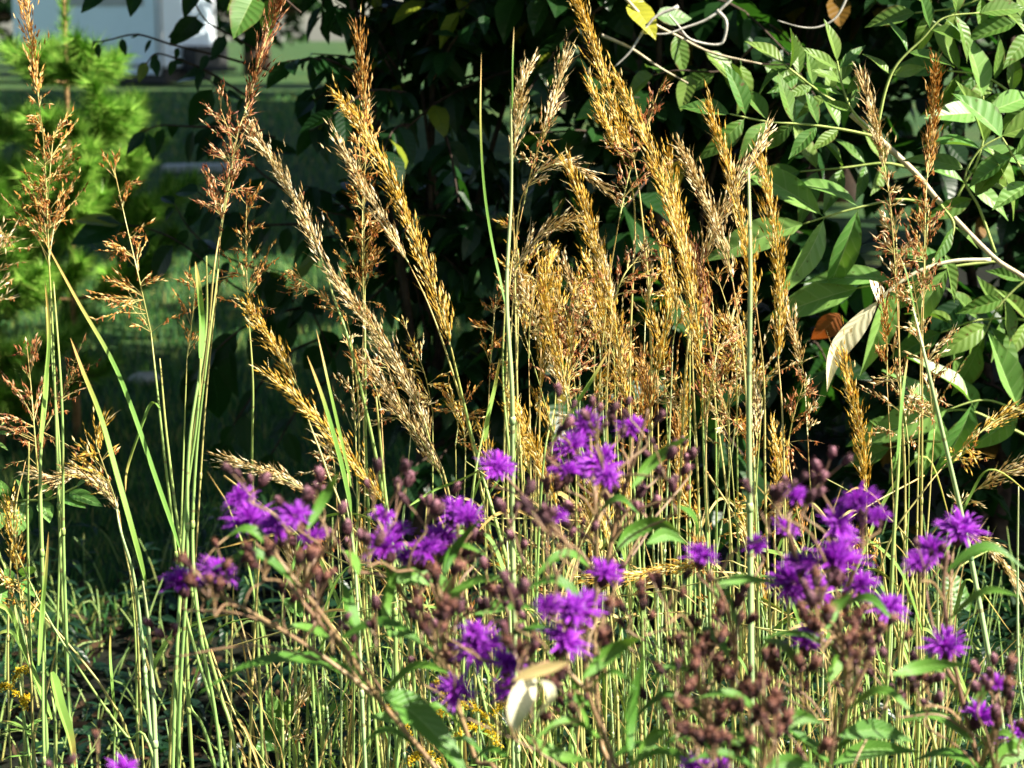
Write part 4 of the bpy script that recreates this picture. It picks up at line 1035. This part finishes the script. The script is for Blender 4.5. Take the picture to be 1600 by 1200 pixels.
def ironweed(label, Y, stems, flowers, buds, leaves, group='purple ironweed plants'):
    g = at(*stems[0][0], Y); g = V((g.x, Y, 0))
    t = thing('ironweed', label, 'wildflower', g, group)
    lines = []
    for k, s in enumerate(stems):
        P = [at(x, y, Y + .03 * math.sin(i * 1.3 + k)) for i, (x, y) in enumerate(s)]
        if k == 0: P = [g] + P
        P = spline(P, 8); lines.append(P)
        mb = MB(); r = (3.6 if k == 0 else 2.9) * pxm(Y) * 1.25
        tube(mb, P, r * 1.15, r * .6, 8); mb.build('stem' if k == 0 else 'branch', M['ironstem'], t)
    nodes = [(p, l, i) for l in lines for i, p in enumerate(l)]
    br = MB()
    def attach(p, d):
        best, bs = None, 9
        for n_, l, i in nodes:
            dz = p.z - n_.z
            if dz < .02: continue
            h = (p - n_); sl = V((h.x, h.y, 0)).length
            c = h.length + max(0, sl - dz * .9) * 1.5 + max(0, dz - .16)
            if c < bs: best, bs = (n_, l, i), c
        if best is None: best = min(nodes, key=lambda q: (p - q[0]).length)
        n_, l, i = best; td = (l[min(i + 1, len(l) - 1)] - l[max(i - 1, 0)]).normalized()
        h = (p - n_).length
        P = spline([n_, n_ + (td * .25 + (p - n_).normalized()).normalized() * h * .5, p - d * min(.012, h * .12), p], 5)
        rr = 1.55 * pxm(Y) * 1.25
        tube(br, P, rr * 1.1, rr * .8, 5, 0, False)
        return P
    for f in flowers:
        x, y, r = f; p = at(x, y + r * .45, Y + rng.uniform(-.09, .09))
        d = (V((rng.uniform(-.5, .5), rng.uniform(-.75, .15), 1))).normalized()
        s = r * pxm(Y) / .0153 * rng.uniform(.88, 1.1)
        base = p - d * .011 * s
        P = attach(base, d)
        if len(nodes) < 900: nodes += [(q, P, i) for i, q in enumerate(P) if i > 1]
        o = place('blossom', rng.choice(BLOOM), t, p, d, s)
        c = bpy.data.objects.new('flower_cup', rng.choice(CUP)); COL.objects.link(c)
        put(c, t); c.parent = o; c.matrix_parent_inverse = Matrix(); c.location = (0, 0, -.0115)
    nb = 0
    for (cx, cy, rx, ry, n, kind) in buds:
        done = 0
        while done < n:
            a = rng.uniform(0, 6.28); q = math.sqrt(rng.random())
            x, y = cx + rx * q * math.cos(a), cy + ry * q * math.sin(a)
            k = min(n - done, rng.choice((2, 3, 3, 4)))
            Yb = Y + rng.uniform(-.12, .12); hub = at(x, y + 22, Yb); P = attach(hub, V((0, 0, 1)))
            for j in range(k):
                d = (V((rng.uniform(-.8, .8), rng.uniform(-.8, .4), 1))).normalized()
                p = hub + d * rng.uniform(.008, .032)
                tube(br, [hub, hub.lerp(p, .5) + V((0, 0, .001)), p], 1.4 * pxm(Y), 1.1 * pxm(Y), 4, 0, False)
                kk = kind if kind != 'mix' else rng.choice(('bud', 'spent'))
                nb += 1
                if kk == 'bud': place('bud', rng.choice(BUD), t, p, d, rng.uniform(.5, 1.12))
                else: place('spent_head', rng.choice(SPENT), t, p, d, rng.uniform(.5, 1.15))
            done += k
    br.build('flower_stalks', M['ironstem'], t)
    for l in lines[:1]:
        for i in range(12, len(l) - 4, 6):
            p, L_ = l[i], rng.uniform(.045, .1); a = rng.uniform(-.6, .6) + (0 if rng.random() < .5 else math.pi)
            d = V((math.cos(a), math.sin(a) * .6 - .2, rng.uniform(.2, .8))).normalized()
            mb = MB(); pth = spline([p, p + d * L_ * .5 + V((0, 0, .008)), p + d * L_ - V((0, 0, L_ * rng.uniform(.1, .5)))], 6)
            leaf(mb, p, d, V((.3, -.5, .8)), 0, rng.uniform(.007, .013), .5, 0, 12, 'lance', 0, .03, pth); mb.build('leaf', M['ironleaf'], t)
    for lf in leaves:
        pts, w_ = lf[:2]; mb = MB(); dy = lf[2] if len(lf) > 2 else .0
        path = spline([at(x, y, Y + dy + .02 * math.sin(i)) for i, (x, y) in enumerate(pts)], 5)
        mt = lf[3] if len(lf) > 3 else 'ironleaf'
        leaf(mb, path[0], path[1] - path[0], V((.75, -.5, .5)), 0, w_ * pxm(Y), .3, 0, 14, 'lance', 0, .015, path)
        o = mb.build('leaf', M[mt], t)
    return t
ironweed('leftmost ironweed, its blossoms reaching out over the dark lawn hollow', 1.72,
    [[(770, 1330), (680, 1200), (592, 1092), (510, 970), (440, 880), (405, 820)], [(592, 1092), (490, 1016), (380, 950), (310, 920)], [(470, 925), (500, 870), (520, 830)], [(560, 1040), (480, 950), (445, 900)]],
    [(392, 800, 38), (432, 812, 28), (286, 900, 29), (340, 884, 34), (490, 832, 24), (376, 772, 26), (460, 798, 20)],
    [(345, 900, 40, 30, 9, 'spent'), (440, 930, 80, 60, 22, 'spent'), (540, 960, 60, 60, 12, 'mix'), (395, 760, 20, 14, 4, 'bud'), (280, 975, 20, 20, 3, 'bud'), (500, 790, 45, 30, 12, 'bud'), (470, 830, 40, 30, 6, 'mix')],
    [([(592, 1085), (640, 1110), (690, 1160), (740, 1230)], 58, -.1), ([(592, 1090), (540, 1050), (470, 1030), (390, 1040), (300, 1090)], 34, .03), ([(478, 830), (498, 790), (515, 760), (530, 735)], 18, -.05), ([(560, 1030), (520, 1000), (470, 980), (430, 985)], 26, .05), ([(560, 1000), (545, 950), (530, 900)], 30), ([(610, 1000), (600, 950), (610, 900), (590, 870)], 26, .06)])
ironweed('ironweed with a broad bank of blossoms beneath the leaning pale plumes', 1.8,
    [[(790, 1320), (740, 1180), (700, 1040), (680, 920), (678, 860)], [(700, 1040), (630, 930), (605, 880)], [(690, 990), (715, 880), (715, 820)]],
    [(604, 842, 34), (640, 864, 24), (690, 832, 32), (714, 792, 30), (668, 848, 28), (732, 800, 26), (598, 800, 18), (622, 824, 24)],
    [(640, 765, 60, 45, 14, 'bud'), (740, 900, 60, 70, 20, 'mix'), (650, 930, 50, 60, 14, 'spent'), (700, 1000, 60, 50, 12, 'mix'), (790, 820, 30, 50, 8, 'bud'), (560, 850, 30, 40, 8, 'bud')],
    [([(692, 905), (702, 870), (724, 838), (756, 806)], 18, -.05), ([(640, 905), (670, 905), (700, 920), (730, 950)], 28), ([(600, 905), (640, 900), (680, 915)], 30), ([(740, 960), (790, 945), (840, 950)], 20), ([(560, 900), (548, 870), (530, 860)], 24), ([(575, 1120), (640, 1120), (700, 1100)], 26, .1)])
ironweed('tallest ironweed, its blossom cluster standing against the golden plumes', 1.85,
    [[(960, 1330), (938, 1150), (928, 1000), (932, 860), (928, 760)], [(945, 900), (965, 800), (990, 720), (1012, 640)], [(932, 900), (840, 800), (790, 745)]],
    [(915, 655, 26), (895, 690, 26), (937, 714, 33), (885, 728, 26), (946, 738, 20), (986, 660, 20), (776, 722, 27), (912, 722, 24)],
    [(960, 650, 40, 30, 6, 'bud'), (1000, 650, 35, 45, 9, 'bud'), (1055, 735, 40, 55, 14, 'bud'), (880, 640, 10, 10, 2, 'bud'), (860, 680, 10, 10, 2, 'bud'), (970, 760, 40, 30, 8, 'bud'), (860, 790, 50, 40, 10, 'mix'), (1000, 800, 40, 40, 8, 'bud')],
    [([(985, 765), (1010, 730), (1045, 700), (1085, 676)], 20, -.03), ([(962, 862), (985, 832), (1030, 815), (1070, 838)], 26, -.03), ([(1010, 850), (1040, 835), (1075, 850)], 22, .04), ([(1060, 790), (1085, 810), (1090, 850)], 16)])
ironweed('ironweed with rounded blossoms in the lower middle, beside the cream leaf', 1.65,
    [[(1000, 1340), (958, 1190), (918, 1080), (915, 1000), (935, 920)], [(918, 1080), (870, 1040), (800, 1040), (750, 1030)], [(915, 1020), (880, 960), (865, 880)]],
    [(944, 888, 27), (893, 944, 32), (915, 938, 28), (858, 938, 26), (880, 990, 36), (750, 998, 38), (792, 1026, 30), (710, 1070, 28), (800, 1068, 28), (868, 800, 20), (740, 980, 22)],
    [(860, 850, 60, 50, 14, 'bud'), (820, 990, 50, 50, 12, 'mix'), (690, 1010, 50, 50, 8, 'spent'), (975, 890, 20, 20, 4, 'bud'), (960, 1020, 50, 50, 10, 'spent'), (880, 1110, 60, 50, 14, 'spent'), (780, 970, 40, 40, 8, 'bud')],
    [([(908, 1062), (940, 1030), (975, 1005), (1005, 995)], 26, -.04), ([(985, 1200), (982, 1130), (990, 1070), (1012, 1012)], 30, -.02), ([(892, 1060), (905, 1100), (925, 1160)], 26), ([(880, 1070), (840, 1065), (800, 1085), (770, 1110)], 22), ([(990, 1195), (1020, 1150), (1050, 1140)], 24), ([(820, 1150), (870, 1180), (930, 1190)], 26, .05)])
cw = [o for o in COL.objects if o.get('label', '').endswith('beside the cream leaf')][0]
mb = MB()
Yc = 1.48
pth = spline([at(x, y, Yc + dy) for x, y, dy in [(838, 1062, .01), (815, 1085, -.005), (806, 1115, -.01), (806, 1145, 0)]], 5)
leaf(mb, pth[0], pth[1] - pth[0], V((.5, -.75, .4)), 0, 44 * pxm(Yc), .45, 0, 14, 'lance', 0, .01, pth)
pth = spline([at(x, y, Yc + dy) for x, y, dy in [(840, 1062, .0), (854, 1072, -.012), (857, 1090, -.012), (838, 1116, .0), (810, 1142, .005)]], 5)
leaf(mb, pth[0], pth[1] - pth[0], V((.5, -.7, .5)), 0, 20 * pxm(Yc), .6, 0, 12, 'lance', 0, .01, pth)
mb.build('curled_leaf', M['glareleaf'], cw)['label'] = 'curled leaf with a dark hollow, its sun glare painted cream white'  # cream colour stands for sun glare on a folded leaf
mb = MB(); pth = spline([at(x, y, Yc) for x, y in [(800, 1064), (830, 1052), (868, 1042), (892, 1034)]], 5)
leaf(mb, pth[0], pth[1] - pth[0], V((.2, -.7, .6)), 0, 20 * pxm(Yc), .4, 0, 10, 'lance', 0, .03, pth); mb.build('dry_leaf', M['dryblade'], cw)['label'] = 'ochre withered leaf'
ironweed('ironweed of brown spent heads with one lone lilac blossom on top', 1.7,
    [[(1130, 1340), (1112, 1160), (1090, 1060), (1080, 980)], [(1112, 1160), (1150, 1040), (1135, 950), (1108, 890)]],
    [(1095, 858, 30), (1182, 845, 22)],
    [(1080, 970, 80, 60, 26, 'spent'), (1060, 1070, 80, 60, 26, 'spent'), (1150, 1010, 40, 60, 10, 'spent'), (1000, 960, 20, 40, 6, 'spent'), (1190, 800, 25, 20, 4, 'bud')],
    [([(1112, 1000), (1090, 985), (1060, 990)], 24), ([(1140, 1030), (1110, 990), (1095, 985)], 34), ([(1110, 920), (1160, 905), (1220, 912)], 16, -.02), ([(1150, 985), (1140, 940), (1125, 905)], 16)])
ironweed('dark ironweed of spent brown heads below the lone lilac blossom', 1.6,
    [[(1200, 1340), (1190, 1230), (1200, 1130), (1190, 1080)]], [(1088, 1190, 26), (1126, 1196, 22)],
    [(1200, 1080, 80, 60, 24, 'spent'), (1150, 1150, 60, 40, 18, 'spent'), (1250, 1140, 50, 50, 16, 'spent')],
    [([(1190, 1180), (1150, 1150), (1100, 1160)], 26), ([(1200, 1150), (1240, 1120), (1290, 1130)], 28), ([(1190, 1210), (1230, 1190), (1280, 1200)], 28)])
ironweed('largest ironweed, crowded blossoms at the right centre on a red stem', 1.72,
    [[(1290, 1340), (1296, 1200), (1322, 1110), (1315, 1000), (1305, 910)], [(1322, 1110), (1370, 1000), (1380, 960)], [(1315, 1000), (1262, 930), (1235, 850), (1230, 800)], [(1310, 950), (1345, 860), (1345, 800)]],
    [(1342, 774, 30), (1308, 810, 28), (1370, 800, 24), (1304, 864, 42), (1240, 768, 22), (1226, 818, 24), (1238, 896, 34), (1274, 914, 32), (1346, 904, 28), (1386, 940, 28), (1260, 990, 30), (1326, 840, 22), (1250, 872, 24)],
    [(1310, 990, 80, 45, 26, 'spent'), (1270, 760, 70, 30, 12, 'bud'), (1360, 1040, 70, 50, 18, 'mix'), (1200, 760, 24, 24, 5, 'bud'), (1300, 940, 60, 30, 10, 'mix'), (1240, 1030, 40, 40, 8, 'spent')],
    [([(1290, 985), (1302, 950), (1335, 925)], 24, -.06), ([(1392, 1055), (1430, 1044), (1470, 1038), (1520, 1040)], 22, -.04), ([(1250, 1050), (1220, 1010), (1190, 1000)], 34), ([(1290, 1070), (1310, 1030), (1330, 1010)], 26), ([(1300, 1200), (1260, 1160), (1220, 1150)], 30), ([(1310, 1150), (1370, 1140), (1430, 1160)], 34)])
ironweed('rightmost ironweed, a few dark blossoms over black shade', 1.8,
    [[(1560, 1340), (1530, 1200), (1500, 1080), (1475, 940), (1480, 860)], [(1500, 1080), (1470, 1030)], [(1530, 1200), (1560, 1120), (1560, 1080)]],
    [(1500, 816, 35), (1455, 850, 27), (1434, 872, 22), (1476, 998, 32), (1528, 1106, 34), (1556, 1060, 22), (1592, 1142, 30)],
    [(1545, 1050, 40, 40, 8, 'bud'), (1450, 890, 30, 26, 6, 'bud'), (1450, 1100, 60, 40, 12, 'bud'), (1560, 1120, 40, 50, 10, 'mix')],
    [([(1520, 1160), (1460, 1120), (1400, 1130)], 36), ([(1530, 1200), (1480, 1180), (1420, 1190)], 40), ([(1540, 1200), (1590, 1170), (1640, 1180)], 36), ([(1500, 1120), (1530, 1090), (1560, 1010)], 18), ([(1300, 1195), (1360, 1170), (1440, 1175)], 30)])
ironweed('short ironweed peeping up at the bottom edge in the dark hollow', 1.62,
    [[(200, 1420), (198, 1300), (192, 1230)]], [(192, 1194, 24)], [(156, 1162, 6, 6, 2, 'spent'), (95, 1188, 10, 6, 2, 'bud')], [])

# ------------------------------------------------------------------ goldenrod, seedlings, undergrowth
def goldenrod(label, x, Y, plumes, H):
    g = at(x, 1190, Y); g = V((g.x, Y, 0))
    t = thing('goldenrod', label, 'wildflower', g, 'goldenrod plants')
    top = at(x, H, Y); mb = MB(); P = spline([g, g.lerp(top, .5) + V((.02, 0, 0)), top], 7); tube(mb, P, .003, .0015, 5); mb.build('stem', M['stem'], t)
    lf = MB()
    for i in range(70):
        q = rng.uniform(.3, .95); p = P[int(q * (len(P) - 1))]
        a = rng.uniform(0, 6.28); leaf(lf, p, V((math.cos(a), math.sin(a), rng.uniform(-.2, .7))), V((0, 0, 1)), rng.uniform(.03, .06), .006, .3, .3, 4, 'lance')
    lf.build('leaves', M['blade'], t)
    for pts in plumes:
        fl = MB(); Q = spline([at(x_, y_, Y + rng.uniform(-.03, .03)) for x_, y_ in pts], 6)
        tube(fl, Q, .0012, .0006, 4, 1)
        for i in range(240):
            q = rng.random() ** .8 * (len(Q) - 1.01); k = int(q); p = Q[k].lerp(Q[k + 1], q - k) + rdir() * .007 * rng.random() + V((0, 0, .003))
            spindle(fl, p, (rdir() + V((0, 0, .6))).normalized(), rng.uniform(.003, .005), .0024)
        fl.build('flower_plume', [M['goldenrod'], M['stem']], t, False)
goldenrod('yellow goldenrod in bloom behind the big ironweed leaf', 745, 2.35, [[(700, 1090), (690, 1110), (665, 1150)], [(705, 1160), (740, 1140), (770, 1150)], [(720, 1100), (755, 1120), (780, 1175)], [(640, 1160), (625, 1120), (600, 1110)], [(690, 1195), (660, 1180), (640, 1195)], [(770, 1120), (790, 1100), (800, 1120)], [(700, 1120), (690, 1085), (680, 1070)]], 1090)
goldenrod('small yellow goldenrod below the low golden head at the edge', 30, 2.7, [[(20, 1070), (30, 1052), (50, 1050)], [(30, 1090), (10, 1075), (-5, 1080)], [(40, 1110), (36, 1098), (46, 1092)]], 1060)
def seedling(label, base, Y, stems, name='seedling'):
    g = at(*base, Y); g = V((g.x, Y, 0)); t = thing(name, label, 'seedling', g)
    m0 = MB(); tube(m0, spline([g, at(base[0], base[1], Y) + V((.01, 0, 0)), at(*stems[0][0][0], Y)], 5), .003, .002, 5); m0.build('stem', M['petiole'], t)
    for pts, lv in stems:
        mb = MB(); tube(mb, spline([at(x, y, Y) for x, y in pts], 5), 2.4 * pxm(Y), 1.4 * pxm(Y), 5, 0)
        for (x, y, x2, y2, w_) in lv:
            a, b = at(x, y, Y), at(x2, y2, Y - .03)
            leaf(mb, a, b - a, V((.4, -.65, .7)) + rdir() * .2, (b - a).length, w_ * pxm(Y), .25, .1, 8, 'ovate', 1, .02)
        mb.build('leafy_sprig', [M['petiole'], M['oval']], t)
seedling('oval-leaved green seedling glossy in the sun beneath the yellow broom-like head', (20, 1000), 2.85,
    [([(-30, 790), (30, 782), (75, 780), (110, 765), (138, 748)], [(66, 782, 78, 815, 26), (92, 776, 134, 790, 26), (108, 768, 160, 788, 24), (80, 780, 66, 752, 16), (98, 770, 94, 746, 20), (120, 758, 140, 746, 12), (40, 784, 24, 840, 34), (36, 782, 30, 748, 22), (10, 784, -5, 830, 30), (10, 784, 4, 752, 20)]),
     ([(-20, 920), (15, 912), (40, 900)], [(15, 912, 10, 890, 24), (38, 902, 50, 880, 26), (30, 908, 55, 930, 24), (5, 916, 0, 945, 22)]),
     ([(-30, 700), (-10, 680), (6, 660)], [(0, 668, 14, 655, 8), (-6, 676, 16, 676, 9), (-10, 690, 12, 700, 9)])])
seedling('broad-leaved green seedling low behind the thin stems under the long ironweed leaf', (450, 1180), 3.0,
    [([(440, 1190), (436, 1150), (440, 1110)], [(440, 1150, 420, 1080, 36), (440, 1120, 470, 1085, 34), (436, 1150, 400, 1170, 36)]), ([(470, 1190), (500, 1120), (520, 1090)], [(500, 1120, 540, 1100, 30), (505, 1110, 490, 1070, 26)]),
     ([(480, 1180), (480, 1000), (470, 940)], [(478, 960, 440, 935, 30), (480, 980, 520, 955, 32), (476, 945, 490, 910, 28)])])
def undergrowth():
    mb = MB(); st = MB()
    for _ in range(900):
        Y = rng.uniform(2.9, 5.2); X = rng.uniform(-.34, .3) * Y
        if X > -.1 * Y: Y = rng.uniform(3.0, 4.1); X = rng.uniform(-.12, .3) * Y
        H = rng.uniform(.15, .5)
        if X < -.1 * Y:
            if Y < 2.9: continue
            H = rng.uniform(.04, .24)
        b = V((X, Y, 0)); top = b + V((rng.uniform(-.1, .1), rng.uniform(-.1, .1), H))
        P = spline([b, b.lerp(top, .5) + V((0, 0, .03)), top], 4); tube(mb, P, .002, .0012, 4, 1, False)
        for j in range(int(H * 34)):
            q = .15 + .85 * rng.random(); k = int(q * (len(P) - 1)); a = rng.uniform(0, 6.28)
            l = rng.uniform(.03, .075)
            leaf(mb, P[k], V((math.cos(a), math.sin(a), rng.uniform(-.3, .6))), V((0, 0, 1)) + rdir() * .3, l, l * rng.uniform(.2, .42), .3, .4, 4, 'lance', 0)
    tag(mb.build('undergrowth', [M['herb'], M['stem']]), 'dark low leafy undergrowth at the foot of the tall grass', 'undergrowth', None, 'stuff')
    mb = MB()
    for _ in range(520):
        Y = rng.uniform(2.3, 3.4); X = rng.uniform(-.14, .24) * Y
        h = rng.uniform(.25, .72); a = rng.uniform(0, 6.28); l = rng.uniform(.1, .45) * h
        b = V((X, Y, 0)); d = V((math.cos(a), math.sin(a), 0))
        path = [b, b + V((0, 0, h * .5)) + d * l * .2, b + V((0, 0, h * .85)) + d * l * .55, b + V((0, 0, h * .95)) + d * l]
        leaf(mb, b, V((0, 0, 1)), d, 0, rng.uniform(.003, .006), .3, 0, 5, 'strap', 0 if rng.random() < .6 else 1, 0, path)
    tag(mb.build('grass_tussocks', [M['blade'], M['dryblade']]), 'tangled green and straw-coloured basal grass blades', 'grass', None, 'stuff')
undergrowth()
def litter():
    mb = MB()
    for _ in range(2600):
        Y = rng.uniform(2.3, 5.2); X = rng.uniform(-.42, .34) * Y; l = rng.uniform(.03, .08); a = rng.uniform(0, 6.28)
        leaf(mb, V((X, Y, rng.uniform(.008, .04))), V((math.cos(a), math.sin(a), rng.uniform(-.1, .35))), V((0, 0, 1)) + rdir() * .5, l, l * rng.uniform(.3, .6), rng.uniform(-.3, .5), rng.uniform(-.4, .5), 4, 'ovate', 0 if rng.random() < .55 else 1, .05)
    tag(mb.build('leaf_litter', [M['oldleaf'], M['herb']]), 'dark fallen leaves and low creeping greenery on the shaded soil', 'leaf litter', None, 'stuff')
litter()
